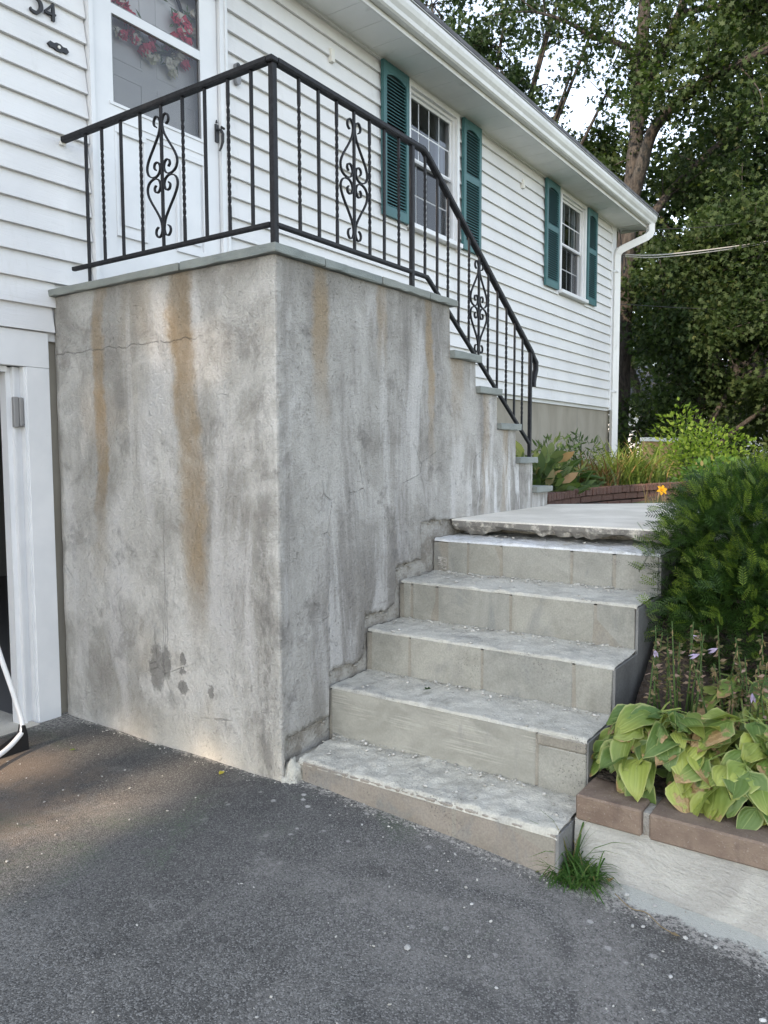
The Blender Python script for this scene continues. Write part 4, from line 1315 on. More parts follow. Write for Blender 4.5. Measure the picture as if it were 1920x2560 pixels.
for k in range(80):
    a = R.uniform(0, 2 * math.pi); rr = .25 + R.gauss(0, .05)
    c = Vector((.78 + rr * math.cos(a), D + .045, 4.26 + rr * math.sin(a))); an = R.uniform(0, 6.28); L = R.uniform(.06, .12); w = .009
    t = Vector((math.cos(an), 0, math.sin(an))); s_ = Vector((-t.z, 0, t.x)); dy = Vector((0, R.uniform(-.012, .006), 0))
    MB().add([c, c + t * L * .5 + s_ * w + dy, c + t * L + dy, c + t * L * .5 - s_ * w + dy], [(0, 1, 2, 3)]).build('leaf', 'wreath_leaf', wr, fix=False)

# ------------------------------------------------------------------ plants
OAK = [(0, 0, 0), (.10, .18, .02), (.34, .26, .05), (.14, .40, .02), (.40, .62, .06), (.12, .66, .02), (0, 1.0, .0),
       (-.12, .66, .02), (-.40, .62, .06), (-.14, .40, .02), (-.34, .26, .05), (-.10, .18, .02)]
OAKF = [list(range(12))]
SIMPLE = [(0, 0, 0), (.26, .35, .04), (.22, .68, .03), (0, 1, 0), (-.22, .68, .03), (-.26, .35, .04)]
SIMF = [[0, 1, 2, 3, 4, 5]]
BLADE = [(-.5, 0, 0), (.5, 0, 0), (.42, .5, .0), (0, 1, 0), (-.42, .5, 0)]

def unit_ball(n):
    v = NR.normal(size=(n, 3)); v /= np.linalg.norm(v, axis=1, keepdims=True)
    return v * (NR.random_sample((n, 1)) ** (1 / 3))

def leaves(name, m, parent, centers, per, spread, size, tv=OAK, tf=OAKF, droop=.35, keep=None):
    """leaf clumps round the given centres"""
    c = np.repeat(np.asarray(centers, float), per, axis=0)
    p = c + unit_ball(len(c)) * np.asarray(spread)
    if keep is not None: p = p[keep(p)]
    d = NR.normal(size=p.shape); d[:, 2] -= droop
    h = frames(d, .75)
    s_ = size * (.65 + .7 * NR.random_sample(len(p)))
    return tag(newobj(name, scatter(name, tv, tf, p, h, s_), m, parent), kind='stuff')

def limb_mesh(name, m, parent, limbs, n=9):
    mb = MB()
    for pts, r0, r1 in limbs:
        pp = catmull(pts, 5) if len(pts) > 2 else [Vector(p) for p in pts]
        k = len(pp); rr = []
        for i, p in enumerate(pp):
            t = i / (k - 1); rr.append((r0 + (r1 - r0) * t) * (1 + .10 * fbm(p, 1.6, 2)))
        mb.tube(pp, rr, n, caps=True)
    return mb.build(name, m, parent, smooth=True)

def grow(limbs, n, length, r, spread=.8, up=.2):
    """side twigs along existing limbs; returns twig limbs and tip points"""
    out, tips = [], []
    for k in range(n):
        pts, r0, r1 = R.choice(limbs); pp = catmull(pts, 4) if len(pts) > 2 else [Vector(p) for p in pts]
        i = R.randrange(max(1, len(pp) // 3), len(pp)); p = pp[i]
        t = (pp[i] - pp[i - 1]).normalized()
        d = (t * .6 + Vector((R.gauss(0, spread), R.gauss(0, spread), R.gauss(up, spread * .6)))).normalized()
        L = length * R.uniform(.5, 1.2); q = [p]
        for j in range(3):
            d = (d + Vector((R.gauss(0, .25), R.gauss(0, .25), R.gauss(.05, .2)))).normalized(); q.append(q[-1] + d * L / 3)
        out.append(([tuple(a) for a in q], r * R.uniform(.7, 1.1), r * .3)); tips += [tuple(a) for a in q[1:]]
    return out, tips

# --- the big oak behind the house corner
oak = thing('oak_tree', 'tall oak with a thick forked trunk rising behind the house corner', 'tree', (13, 2.75, 1.0))
X = 13
oak_l = [([(13.05, 2.78, .85), (13, 2.70, 2.3), (13, 2.66, 4.2), (13, 2.62, 5.8), (13, 2.50, 7.2), (13, 2.45, 8.4), (13, 2.39, 9.6), (13.1, 2.34, 11.2), (13.1, 2.3, 13.5)], .205, .09)]
big = [([(12.95, 2.52, 6.35), (12.8, 2.28, 7.0), (12.6, 2.04, 7.45), (12.4, 1.62, 7.72), (12.2, .90, 7.95), (12.0, .1, 8.05), (11.8, -.9, 8.2)], .14, .05),
       ([(12.98, 2.55, 6.9), (12.95, 2.42, 7.75), (12.9, 2.2, 8.45), (12.9, 2.0, 9.0), (12.9, 1.68, 9.6), (12.8, 1.3, 10.6), (12.8, 1.0, 12)], .12, .05),
       ([(13, 2.47, 8.9), (12.9, 2.62, 9.12), (12.8, 2.80, 9.30), (12.7, 3.25, 9.50), (12.5, 3.8, 9.9), (12.4, 4.4, 10.2)], .085, .02),
       ([(12.9, 1.7, 9.55), (12.7, 1.0, 9.35), (12.5, .3, 9.0), (12.3, -.5, 8.9)], .06, .02),
       ([(13.1, 2.62, 5.2), (13.4, 2.2, 6.2), (13.9, 1.7, 7.0), (14.5, 1.0, 7.8), (15, .2, 8.4)], .11, .03),
       ([(13.05, 2.6, 4.6), (13.0, 1.9, 5.0), (12.9, 1.2, 5.1), (12.8, .4, 5.3)], .07, .02),
       ([(13.05, 2.68, 4.2), (12.9, 3.2, 4.8), (12.8, 3.9, 5.6), (12.8, 4.7, 6.4)], .07, .02),
       ([(13.1, 2.68, 3.4), (13.3, 1.9, 3.6), (13.5, 1.1, 3.7), (13.6, .2, 3.7)], .06, .015)]
tw, tips = grow(big + [(oak_l[0][0][2:], .1, .1)], 150, 1.3, .018)
limb_mesh('trunk', 'bark', oak, oak_l, 14)
limb_mesh('limbs', 'bark', oak, big, 10)
tag(limb_mesh('twigs', 'bark', oak, tw, 4), kind='stuff')
tips = [t for t in tips if not (t[1] > 2.75 and t[2] > 7.6 and R.random() < .72) and not (abs(t[1] - 2.5) < .30 and t[0] < 13.1 and R.random() < .35)]
leaves('crown', 'oak_leaf', oak, tips, 66, (.50, .50, .36), .115)
# --- broad lower tree in front of the trunk's right
def bush_tree(name, label, base, blobs, m, n, per, size, spread=.42, trunk=.07, keep=None, tv=OAK, tf=OAKF, group=None):
    t = thing(name, label, 'tree', base, group)
    limbs = []
    for (cx, cy, cz, rx, ry, rz) in blobs:
        limbs.append(([base, (base[0] * .6 + cx * .4, base[1] * .6 + cy * .4, base[2] * .5 + cz * .5), (cx, cy, cz)], trunk, trunk * .3))
    tot = sum(b[3] * b[4] * b[5] for b in blobs); cs = []
    for b in blobs:
        k = max(3, int(n * b[3] * b[4] * b[5] / tot))
        u = NR.normal(size=(k, 3)); u /= np.linalg.norm(u, axis=1, keepdims=True)
        u *= (.45 + .55 * NR.random_sample((k, 1)) ** .6)
        cs.append(np.array(b[:3]) + u * np.array(b[3:]))
    cs = np.concatenate(cs)
    tw = []
    for c in cs[::6]:
        c = Vector(c); L = min((Vector(l[0][-1]) for l in limbs), key=lambda q: (q - c).length)
        tw.append(([tuple(L), tuple(L.lerp(c, .5) + Vector((R.gauss(0, .15), R.gauss(0, .15), R.gauss(0, .1)))), tuple(c)], .02, .006))
    limb_mesh('trunk', 'bark', t, limbs, 8); tag(limb_mesh('twigs', 'bark', t, tw, 4), kind='stuff')
    leaves('crown', m, t, cs, per, (spread, spread, spread * .7), size, tv, tf, keep=keep)
    return t
def thin(cx, cy, cz, rx, ry, rz):      # a gap in the crowns through which the next house shows
    return lambda p: ((((p - np.array([cx, cy, cz])) / np.array([rx, ry, rz])) ** 2).sum(1) > 1) | (NR.random_sample(len(p)) < .10)
bush_tree('understory_tree', 'low bushy oak spreading dark foliage right of the downspout', (12.2, 1.2, 1.0),
          [(12.4, 1.7, 4.2, .9, .75, 1.0), (12.2, .8, 3.4, 1.0, .9, 1.0), (12.0, -.2, 3.6, 1.0, .9, 1.2), (12.6, .3, 5.0, 1.0, 1.0, .9), (11.8, -1.0, 2.8, 1.0, .9, 1.0), (12.4, 1.4, 2.5, .7, .8, .6), (12.6, 2.2, 1.9, .6, .5, .7), (12.6, 1.2, 1.7, .7, .7, .6)],
          'oak_leaf', 520, 60, .105, keep=thin(12.2, .10, 3.02, 2.2, .50, .34))
bush_tree('understory_tree', 'olive green tree with loose sprays above the lime shrub', (14.5, -.6, 1.0),
          [(14.4, 0, 3.0, 1.1, 1.1, .9), (14.4, -1, 4.2, 1.2, 1.2, 1.1), (14.6, .4, 5.6, 1.3, 1.2, .9), (15, -1.2, 6.6, 1.4, 1.3, 1.0), (14, -1.6, 2.4, 1.1, 1, .8), (14.2, -.4, 1.9, 1.0, 1.2, .7), (14.4, -1.6, 1.7, 1.0, 1.0, .7), (15, .8, 1.9, .8, .8, .8)],
          'olive_leaf', 440, 60, .108, keep=thin(14.4, .42, 3.22, 2.2, .62, .42))
bush_tree('background_tree', 'dense dark tree filling the gap behind the forked oak', (18, 1.5, 1.2),
          [(18, 2.6, 5.2, 1.6, 1.6, 1.6), (18, .4, 6.2, 1.8, 1.8, 1.8), (18.5, 1.6, 8.6, 1.8, 1.9, 1.5), (18, -1.2, 9.3, 1.6, 1.6, 1.8), (18.5, .3, 11.3, 1.8, 1.9, 1.4), (18, 3.4, 7.6, 1.3, 1.1, 1.0)],
          'dark_leaf', 620, 46, .17, .7, .2, tv=SIMPLE, tf=SIMF)
bush_tree('background_tree', 'dark tree standing just over the roof edge left of the oak', (15.5, 6.0, 1.0),
          [(15.5, 5.0, 8.1, 1.1, .9, .8), (15.5, 6.1, 8.9, 1.1, .9, .7), (15, 4.1, 7.3, 1.0, .8, .8), (15.5, 7.2, 9.7, 1.0, .9, .6), (15.2, 3.6, 6.4, .8, .7, .8), (15.5, 4.0, 8.4, .8, .5, .5)],
          'oak_leaf', 460, 52, .13)
bush_tree('background_tree', 'airy tree hanging its sprays over the gutter at the top', (14.5, 7.4, 1.0),
          [(14.2, 6.0, 10.7, .8, .7, .9), (14.0, 7.0, 10.6, .9, .8, 1.0), (14.2, 5.2, 9.6, .5, .5, .4), (14.2, 7.8, 12.2, .9, .9, .9), (14, 4.7, 10.9, .6, .5, .6), (14.4, 5.9, 12.0, .7, .7, .5), (14, 4.2, 9.6, .5, .4, .45), (14, 3.6, 10.7, .5, .4, .5), (14, 3.35, 9.1, .4, .35, .4), (14.2, 4.9, 8.9, .6, .5, .45), (14, 5.6, 9.7, .6, .5, .5), (14, 4.4, 11.6, .7, .5, .6)],
          'dark_leaf', 210, 38, .13, .34, .09)
bush_tree('background_tree', 'distant pale green tree seen between the trunks low down', (26, 5.6, 1.2),
          [(26, 5.5, 4.2, 2.2, 2.0, 1.8), (26, 3.2, 6.8, 2.2, 2.0, 1.8), (27, 7.5, 6.2, 2.2, 2.0, 1.8)],
          'olive_leaf', 260, 30, .22, .8, .25)
bush_tree('background_tree', 'distant dark tree behind the neighbouring roof', (40, 4.0, 1.4),
          [(40, 3.5, 8, 4, 4, 3), (40, 9, 9, 4, 4, 3.5), (41, -2, 9, 4, 4, 4), (42, 5, 14, 5, 5, 3)],
          'dark_leaf', 300, 30, .4, 1.5, .4)

# --- shade trees across the drive (towards the sun)
SHX = np.array(SUN_DIR)
e1 = np.array([0, 1., 0]); e1 -= SHX * e1.dot(SHX); e1 /= np.linalg.norm(e1); e2 = np.cross(SHX, e1)
if e2[2] < 0: e2 = -e2
GAPS = []
def gap(p, a, b): GAPS.append((np.dot(p, e1), np.dot(p, e2), a, b))
gap((0, .66, .10), .22, .10)          # foot of the stoop
gap((0, .46, 1.98), .07, .08)          # beside the broad brown streak
gap((0, 1.45, 1.78), .07, .10); gap((0, .95, 2.15), .05, .03)
gap((-.78, .92, 0), .66, .42)
def shade_keep(p):
    u = p @ e1; v = p @ e2; k = np.ones(len(p), bool)
    for a, b, ra, rb in GAPS: k &= (((u - a) / (ra + .20)) ** 2 + ((v - b) / (rb + .20)) ** 2) > 1
    return k
def far(u, v, dist=29.0): return SHX * dist + e1 * u + e2 * v
for lab, us in (('tall tree far beyond the drive shading the stoop from the left', (-1.6, .6, 2.6)), ('second tall tree far out beyond the drive', (-4.0, -6.2, -8.4))):
    blobs = []
    for i, u in enumerate(us):
        for j, v in enumerate((-3.2, -1.5, .15, 1.7)):
            c = far(u + R.uniform(-.3, .3), v + R.uniform(-.2, .2), 29 + 2.4 * ((i + j) % 2)); blobs.append((c[0], c[1], c[2], 1.5, 1.5, 1.45))
    m_ = far(us[1], 0)
    bush_tree('shade_tree', lab, (float(m_[0]), float(m_[1]), -.5), blobs, 'oak_leaf', 800, 34, .34, .6, .30, keep=shade_keep, tv=SIMPLE, tf=SIMF)

# --- yew by the steps
yew = thing('yew_shrub', 'dense dark green yew with bright new tips beside the steps', 'shrub', (1.62, -1.9, .75))
def sprig_template(k=7):
    V, F = [], []
    for i in range(k):
        y = .10 + .88 * i / (k - 1); L = .26 * math.sin(math.pi * (.25 + .55 * i / (k - 1))) + .05; w = .042
        for sx in (-1, 1):
            b = len(V)
            V += [(0, y - w, 0), (sx * L * .55, y + .07 - w * .9, .025), (sx * L, y + .15, .0), (sx * L * .5, y + .07 + w * .9, .025)]
            F.append([b, b + 1, b + 2, b + 3])
    b = len(V); V += [(-.012, 0, -.005), (.012, 0, -.005), (.006, 1, 0), (-.006, 1, 0)]; F.append([b, b + 1, b + 2, b + 3])
    return V, F
SPV, SPF = sprig_template()
YB = [(1.72, -1.92, .98, .55, .66, .44), (1.50, -1.62, .92, .36, .36, .40), (1.35, -2.00, .70, .48, .62, .44), (1.95, -1.62, 1.14, .45, .42, .26), (1.30, -1.72, .66, .34, .34, .34)]
def yew_points(n, shell):
    P, N_ = [], []
    for b in YB:
        k = int(n * (b[3] * b[4]) / sum(q[3] * q[4] for q in YB))
        u = NR.normal(size=(k, 3)); u /= np.linalg.norm(u, axis=1, keepdims=True)
        s_ = shell + (1 - shell) * NR.random_sample((k, 1))
        w = np.array([fbm(tuple(a * 1.0), 3.4, 2) for a in u])[:, None] * .26
        P.append(np.array(b[:3]) + u * np.array(b[3:]) * (s_ + w)); N_.append(u)
    return np.concatenate(P), np.concatenate(N_)
P, N_ = yew_points(9000, .74)
d = N_ + NR.normal(size=N_.shape) * .65 + np.array([-.1, 0, .12])
k = (P[:, 2] > .46) & (P[:, 0] > 1.0); P, d = P[k], d[k]
newobj('foliage', scatter('foliage', SPV, SPF, P, frames(d, .8), .060 + .035 * NR.random_sample(len(P))), 'yew_needle', yew)['kind'] = 'stuff'
P, N_ = yew_points(2600, 1.02); k = (N_[:, 2] > -.2) & (NR.random_sample(len(N_)) < .75); P, N_ = P[k], N_[k]
d = N_ + NR.normal(size=N_.shape) * .45 + np.array([-.2, 0, .35])
newobj('new_tips', scatter('new_tips', SPV, SPF, P, frames(d, .8), .050 + .03 * NR.random_sample(len(P))), 'yew_tip', yew)['kind'] = 'stuff'
yl = [([(1.62, -1.9, .72), (a, b, c)], .02, .006) for a, b, c in [(q[0] + R.uniform(-.3, .3), q[1] + R.uniform(-.35, .35), q[2] + R.uniform(-.1, .25)) for q in YB for _ in range(6)]]
limb_mesh('stems', 'bark', yew, yl, 5)

# --- hostas
def hosta_leaf_mesh(k):
    nu, nv = 5, 7; V = []; UV = []
    wid = R.uniform(.30, .48); cup = R.uniform(-.12, .24); curl = R.uniform(.1, 1.1); tw = R.uniform(-.5, .5); wave = R.uniform(.0, .10)
    for j in range(nv):
        v = j / (nv - 1); w = wid * (math.sin(math.pi * (v ** .62)) ** .75 if 0 < v < 1 else .02) + .006
        a = curl * v; yy = v * math.cos(a * .6); zz = -v * math.sin(a * .6) * .9
        for i in range(nu):
            u = i / (nu - 1) * 2 - 1
            V.append((u * w, yy - (1 - abs(u)) * .0 + (abs(u) ** 2) * -.09 * (1 - v) * 1.4, zz + cup * u * u * (w / wid) + tw * u * v * .2 + wave * math.sin(v * 9 + u * 3)))
            UV.append((i / (nu - 1), v))
    F = [(j * nu + i, j * nu + i + 1, (j + 1) * nu + i + 1, (j + 1) * nu + i) for j in range(nv - 1) for i in range(nu - 1)]
    # petiole
    b = len(V); L = 1.1
    for t in (0, .5, 1):
        for s_ in (-.028, .028): V.append((s_, -L * t, -.25 * t * t * L)); UV.append((.5, 0))
    F += [(b, b + 1, b + 3, b + 2), (b + 2, b + 3, b + 5, b + 4)]
    me = bpy.data.meshes.new('hosta_leaf'); me.from_pydata(V, [], F)
    uvl = me.uv_layers.new(name='UVMap')
    for li, l in enumerate(me.loops): uvl.data[li].uv = UV[l.vertex_index]
    me.polygons.foreach_set('use_smooth', [True] * len(me.polygons)); me.materials.append(MATS['hosta_leaf']); me.update()
    return me
HL = [hosta_leaf_mesh(k) for k in range(22)]
def rotm(y, z):
    y = Vector(y).normalized(); z = Vector(z); x = y.cross(z).normalized(); z = x.cross(y)
    return Matrix(((x.x, y.x, z.x), (x.y, y.y, z.y), (x.z, y.z, z.z)))
def hosta(label, base, n, reach, az0, az1, hmax, smin=.10, smax=.165):
    t = thing('hosta', label, 'hosta', base, 'hostas along the garden wall')
    for k in range(n):
        q = (k + .5) / n
        r = reach * math.sqrt(q) * R.uniform(.85, 1.1)
        a = R.uniform(az0, az1)
        out = Vector((math.cos(a), math.sin(a), 0))
        h = hmax * (1 - q ** 1.5) * R.uniform(.75, 1.1) + .055
        p = Vector(base) + out * r * .8 + Vector((0, 0, h))
        dr_ = .05 + .75 * q + R.gauss(0, .26)
        y = out * math.cos(dr_) + Vector((0, 0, -math.sin(dr_))) + Vector((R.gauss(0, .28), R.gauss(0, .28), 0))
        zz = Vector((-.15, -.1, 1)) + out * .35 + Vector((R.gauss(0, .25), R.gauss(0, .25), 0))
        L = R.uniform(smin, smax) * (.75 if R.random() < .3 else 1)
        o = newobj('leaf', R.choice(HL), None, t)
        M = rotm(y, zz).to_4x4() @ Matrix.Diagonal((L * R.uniform(.9, 1.1), L, L, 1)); M.translation = p
        o.matrix_basis = M
    return t
H1 = hosta('pale green hosta with browned leaf tips at the corner of the steps', (.555, -1.555, .20), 78, .34, 1.75, 4.6, .24)
H2 = hosta('hosta with yellowing cream edged leaves right of the mortar joint', (.565, -1.86, .20), 82, .34, 1.7, 4.6, .24)
H3 = hosta('hosta at the right edge of the picture above the second cap block', (.59, -2.16, .20), 70, .34, 1.7, 4.6, .24)
H4 = hosta('smaller hosta half hidden behind the flower stalks', (.84, -1.78, .27), 30, .27, 1.6, 4.7, .24)
# flower stalks
POD = [(0, 0, 0), (.22, .4, .05), (0, 1, 0), (-.22, .4, .05)]
def stalk(par, x, y, z0, z1, fl=0, dry=0):
    lean = Vector((R.gauss(0, .03), R.gauss(0, .035), 0)); p0 = Vector((x, y, z0)); p1 = Vector((x, y, z1)) + lean
    pm = p0.lerp(p1, .5) + Vector((R.gauss(0, .008), R.gauss(0, .008), 0))
    o = MB().tube([p0, pm, p1], [.0052, .0042, .0024], 5).build('flower_stalk', 'stalk', par, smooth=True)
    n = R.randint(20, 30); ps = []; ds = []
    for k in range(n):
        t = .42 + .58 * k / n; p = p0.lerp(pm, t * 2) if t < .5 else pm.lerp(p1, t * 2 - 1)
        a = R.uniform(0, 6.28); ds.append((math.cos(a), math.sin(a), R.uniform(-.6, .5))); ps.append(tuple(p))
    ps, ds = np.array(ps), np.array(ds)
    me = scatter('seed_pods', POD, [[0, 1, 2, 3]], ps, frames(ds), .017 + .017 * NR.random_sample(n))
    newobj('seed_pods', me, 'seed_pod', o)['kind'] = 'stuff'
    for k in range(dry):
        t = R.uniform(.7, .98); p = pm.lerp(p1, t * 2 - 1); a = R.uniform(0, 6.28); d = Vector((math.cos(a) * .35, math.sin(a) * .35, -1)).normalized(); L = R.uniform(.022, .042)
        s_ = d.orthogonal().normalized() * .006
        MB().add([p, p + d * L * .5 + s_, p + d * L, p + d * L * .5 - s_], [(0, 1, 2, 3)]).build('dry_bloom', 'dry_bit', o, fix=False)
    for k in range(fl):
        p = pm.lerp(p1, R.uniform(.55, .95)); a = R.uniform(1.8, 4.5); d = Vector((math.cos(a), math.sin(a), -.45)).normalized()
        mb = MB(); L = R.uniform(.036, .050); u = d.orthogonal().normalized(); w = d.cross(u)
        for q in range(5):
            an = q * 1.257; e = u * math.cos(an) + w * math.sin(an); g_ = d.cross(e)
            mb.add([p, p + d * L * .55 + e * .008 + g_ * .006, p + d * L + e * .012, p + d * L * .55 + e * .008 - g_ * .006], [(0, 1, 2, 3)])
        mb.build('lilac_bloom', 'petal_lilac', o, fix=False)
for k in range(11): stalk(H1, .60 + R.uniform(-.05, .10), -1.43 - .03 * k * .6 + R.uniform(-.02, .02), .30, R.uniform(.66, .84), 1 if k in (1,) else 0, R.randint(0, 2))
for k in range(15): stalk(H4, .76 + R.uniform(-.06, .10), -1.56 - .020 * k, .30, R.uniform(.58, .80), 1 if k in (1, 2, 6) else 0, R.randint(1, 6))
for k in range(9): stalk(H2, .62 + R.uniform(-.05, .08), -1.72 - .035 * k, .28, R.uniform(.50, .74), 1 if k in (3,) else 0, R.randint(3, 8))
for k in range(8): stalk(H3, .64 + R.uniform(-.05, .10), -1.88 - .032 * k, .30, R.uniform(.52, .76), 1 if k in (0, 2) else 0, R.randint(4, 10))

# --- grass tuft where step and wall meet
def blades(name, m, parent, base, n, L0, L1, w, spread, lean, seg=4):
    V, F = [], []
    for k in range(n):
        a = R.uniform(0, 6.28); r = spread * math.sqrt(R.random()); p = Vector(base) + Vector((math.cos(a) * r, math.sin(a) * r, 0))
        b_ = R.uniform(0, 6.28); d = Vector((math.cos(b_), math.sin(b_), 0)); L = R.uniform(L0, L1); ln = lean * R.uniform(.4, 1.5)
        s_ = Vector((-d.y, d.x, 0)) * w * R.uniform(.6, 1.2); i0 = len(V)
        for j in range(seg + 1):
            t = j / seg; an = ln * t
            q = p + d * (L * math.sin(an) * t) + Vector((0, 0, L * math.cos(an) * t)); q.z = max(q.z, base[2] + .003)
            V += [tuple(q - s_ * (1 - t ** 2 * .95)), tuple(q + s_ * (1 - t ** 2 * .95))]
        for j in range(seg): F.append((i0 + 2 * j, i0 + 2 * j + 1, i0 + 2 * j + 3, i0 + 2 * j + 2))
    me = bpy.data.meshes.new(name); me.from_pydata(V, [], F); me.polygons.foreach_set('use_smooth', [True] * len(F)); me.update()
    return newobj(name, me, m, parent)
gt = thing('grass_tuft', 'small tuft of green grass at the foot of the bottom step', 'grass', (.13, -1.345, -.08))
blades('blades', 'grass_blade', gt, (.125, -1.345, -.085), 300, .06, .16, .0036, .085, 1.9)
blades('long_blades', 'grass_blade', gt, (.155, -1.325, -.085), 16, .18, .30, .0048, .02, .75)

# --- garden bed beyond the walk
def leafy(name, label, cat, base, n, spread, m, size, tv=SIMPLE, tf=SIMF, droop=-.1, stems=8, per=1, low=.0, zpow=1.0, aspect=1.0, group=None):
    t = thing(name, label, cat, base, group)
    u = unit_ball(n); u[:, 2] = np.abs(u[:, 2]) ** zpow * (1 - low) + low
    P = np.array(base) + u * np.array(spread)
    d = u * np.array([1, 1, .4]) + NR.normal(size=u.shape) * .35; d[:, 2] -= droop
    s_ = (size * (.6 + .8 * NR.random_sample(n)))[:, None] * np.array([aspect, 1, 1])
    newobj('foliage', scatter('foliage', tv, tf, P, frames(d, .6), s_), m, t)['kind'] = 'stuff'
    if stems:
        st = [([base, tuple(np.array(base) * .4 + P[i] * .6 + np.array([0, 0, .03])), tuple(P[i])], .006, .002) for i in NR.choice(n, min(stems, n), False)]
        limb_mesh('stems', 'stalk', t, st, 4)
    return t
leafy('leafy_plant', 'broad leaved plant with browned blooms beside the bottom bluestone tread', 'plant', (3.75, .42, 1.08), 200, (.36, .36, .42), 'broad_leaf', .15, droop=-.25, stems=22, aspect=.8)
leafy('leafy_plant', 'tall stemmed plant leaning on the railing end post', 'plant', (3.35, .55, 1.08), 34, (.12, .12, .60), 'broad_leaf', .085, stems=10)
leafy('leafy_plant', 'low spreading plant with long pale leaves over the brick edging', 'plant', (4.35, .42, 1.10), 190, (.34, .26, .26), 'fern_leaf', .19, droop=.1, stems=16, aspect=.55)
leafy('lacy_plant', 'wispy fine leaved perennial in front of the foundation', 'plant', (4.95, .75, 1.08), 520, (.36, .34, .58), 'fern_leaf', .085, stems=40, aspect=.45)
leafy('lacy_plant', 'second wispy perennial nearer the downspout', 'plant', (6.4, 1.0, 1.08), 460, (.5, .36, .62), 'fern_leaf', .09, stems=40, aspect=.45)
def lily(label, base, n, L0, L1, m, sp=.16, lean=.85):
    t = thing('daylily_clump', label, 'daylily', base, 'daylily clumps in the brick edged bed')
    blades('blades', m, t, base, n, L0, L1, .011, sp, lean, 6); return t
lily('rusty brown daylily clump behind the brick edging', (4.75, .22, 1.10), 120, .22, .50, 'rust_blade', .20, .7)
L2 = lily('green daylily clump in the middle of the brick bed', (5.15, .15, 1.10), 220, .30, .62, 'lily_blade', .22)
lily('yellow green daylily clump with withered blades at the far end of the bed', (5.7, .15, 1.10), 240, .30, .68, 'lily_blade', .25)
lily('tall daylily clump before the tan board', (6.5, .35, 1.08), 190, .30, .56, 'lily_blade', .35)
leafy('lime_shrub', 'bright lime green small leaved shrub at the end of the bed', 'shrub', (7.2, -.25, 1.05), 2600, (.95, .70, .80), 'lime_leaf', .050, stems=40)
leafy('lime_shrub', 'taller lime sprays rising behind the lime shrub', 'shrub', (7.9, .25, 1.3), 700, (.45, .45, .85), 'lime_leaf', .055, stems=20)
leafy('leafy_plant', 'mid green leafy plant between the lime shrub and the yew', 'plant', (6.2, -.55, 1.02), 700, (.60, .42, .42), 'grass_blade', .06, stems=30)
leafy('leafy_plant', 'mid green leafy plant rising just behind the yew', 'plant', (7.6, -1.0, 1.02), 800, (.8, .55, .65), 'olive_leaf', .07, stems=30)
# the open orange bloom
ob = thing('daylily_bloom', 'single open orange daylily bloom before the brick edging', 'flower', (3.98, -.58, 1.06))
c = Vector((3.98, -.58, 1.175)); fd = Vector((-.75, -.55, .35)).normalized(); u = fd.orthogonal().normalized(); w = fd.cross(u)
MB().tube([(4.05, -.54, 1.03), (4.02, -.56, 1.11), tuple(c)], .004, 5).build('stem', 'stalk', ob, smooth=True)
for k in range(6):
    a = k * math.pi / 3; e = u * math.cos(a) + w * math.sin(a); g_ = fd.cross(e)
    MB().add([c, c + e * .015 + fd * .026 + g_ * .013, c + e * .033 + fd * .032 + g_ * .012, c + e * .048 + fd * .022, c + e * .033 + fd * .032 - g_ * .012, c + e * .015 + fd * .026 - g_ * .013], [(0, 1, 2, 3, 4, 5)]).build('petal', 'petal_orange', ob, fix=False)
dl = blades('withered_blades', 'dry_bit', None, (4.1, -.50, 1.03), 26, .10, .24, .004, .16, .6)
tag(dl, 'thin withered grass blades standing before the brick edging', 'grass')

# brick edging of the bed
bw = thing('brick_edging', 'low dark red brick edging round the raised flower bed', 'edging', (4.4, 0, 1.03))
pth = catmull([(3.12, .10, 0), (3.7, .13, 0), (4.3, .07, 0), (4.9, -.08, 0), (5.4, -.24, 0), (5.75, -.38, 0)], 14)
cum = [0]
for a, b in zip(pth, pth[1:]): cum.append(cum[-1] + (b - a).length)
def along(s_):
    for i in range(len(cum) - 1):
        if s_ <= cum[i + 1]:
            t = (s_ - cum[i]) / (cum[i + 1] - cum[i]); return pth[i].lerp(pth[i + 1], t), (pth[i + 1] - pth[i]).normalized()
    return pth[-1], (pth[-1] - pth[-2]).normalized()
sold = MB().box(-.029, .029, -.05, .05, 0, .062).mesh('brick', bevel=.004)
strb = MB().box(-.095, .095, -.044, .044, 0, .055).mesh('brick', bevel=.004)
s_ = .03
while s_ < cum[-1]:
    p, t = along(s_); o = newobj('brick', sold, 'dark_brick', bw)
    o.location = (p.x, p.y - .012 + R.uniform(-.004, .004), 1.108 + R.uniform(-.002, .003) + .008 * s_); o.rotation_euler = (0, R.gauss(0, .02), math.atan2(t.y, t.x) + R.gauss(0, .02)); s_ += .066
for lvl in range(3):
    s_ = .10 + (.1 if lvl % 2 else 0)
    while s_ < cum[-1]:
        p, t = along(s_); o = newobj('brick', strb, 'dark_brick', bw)
        o.location = (p.x, p.y + R.uniform(-.003, .003), .925 + .063 * lvl + .008 * s_ * (lvl / 3)); o.rotation_euler = (0, 0, math.atan2(t.y, t.x)); s_ += .2

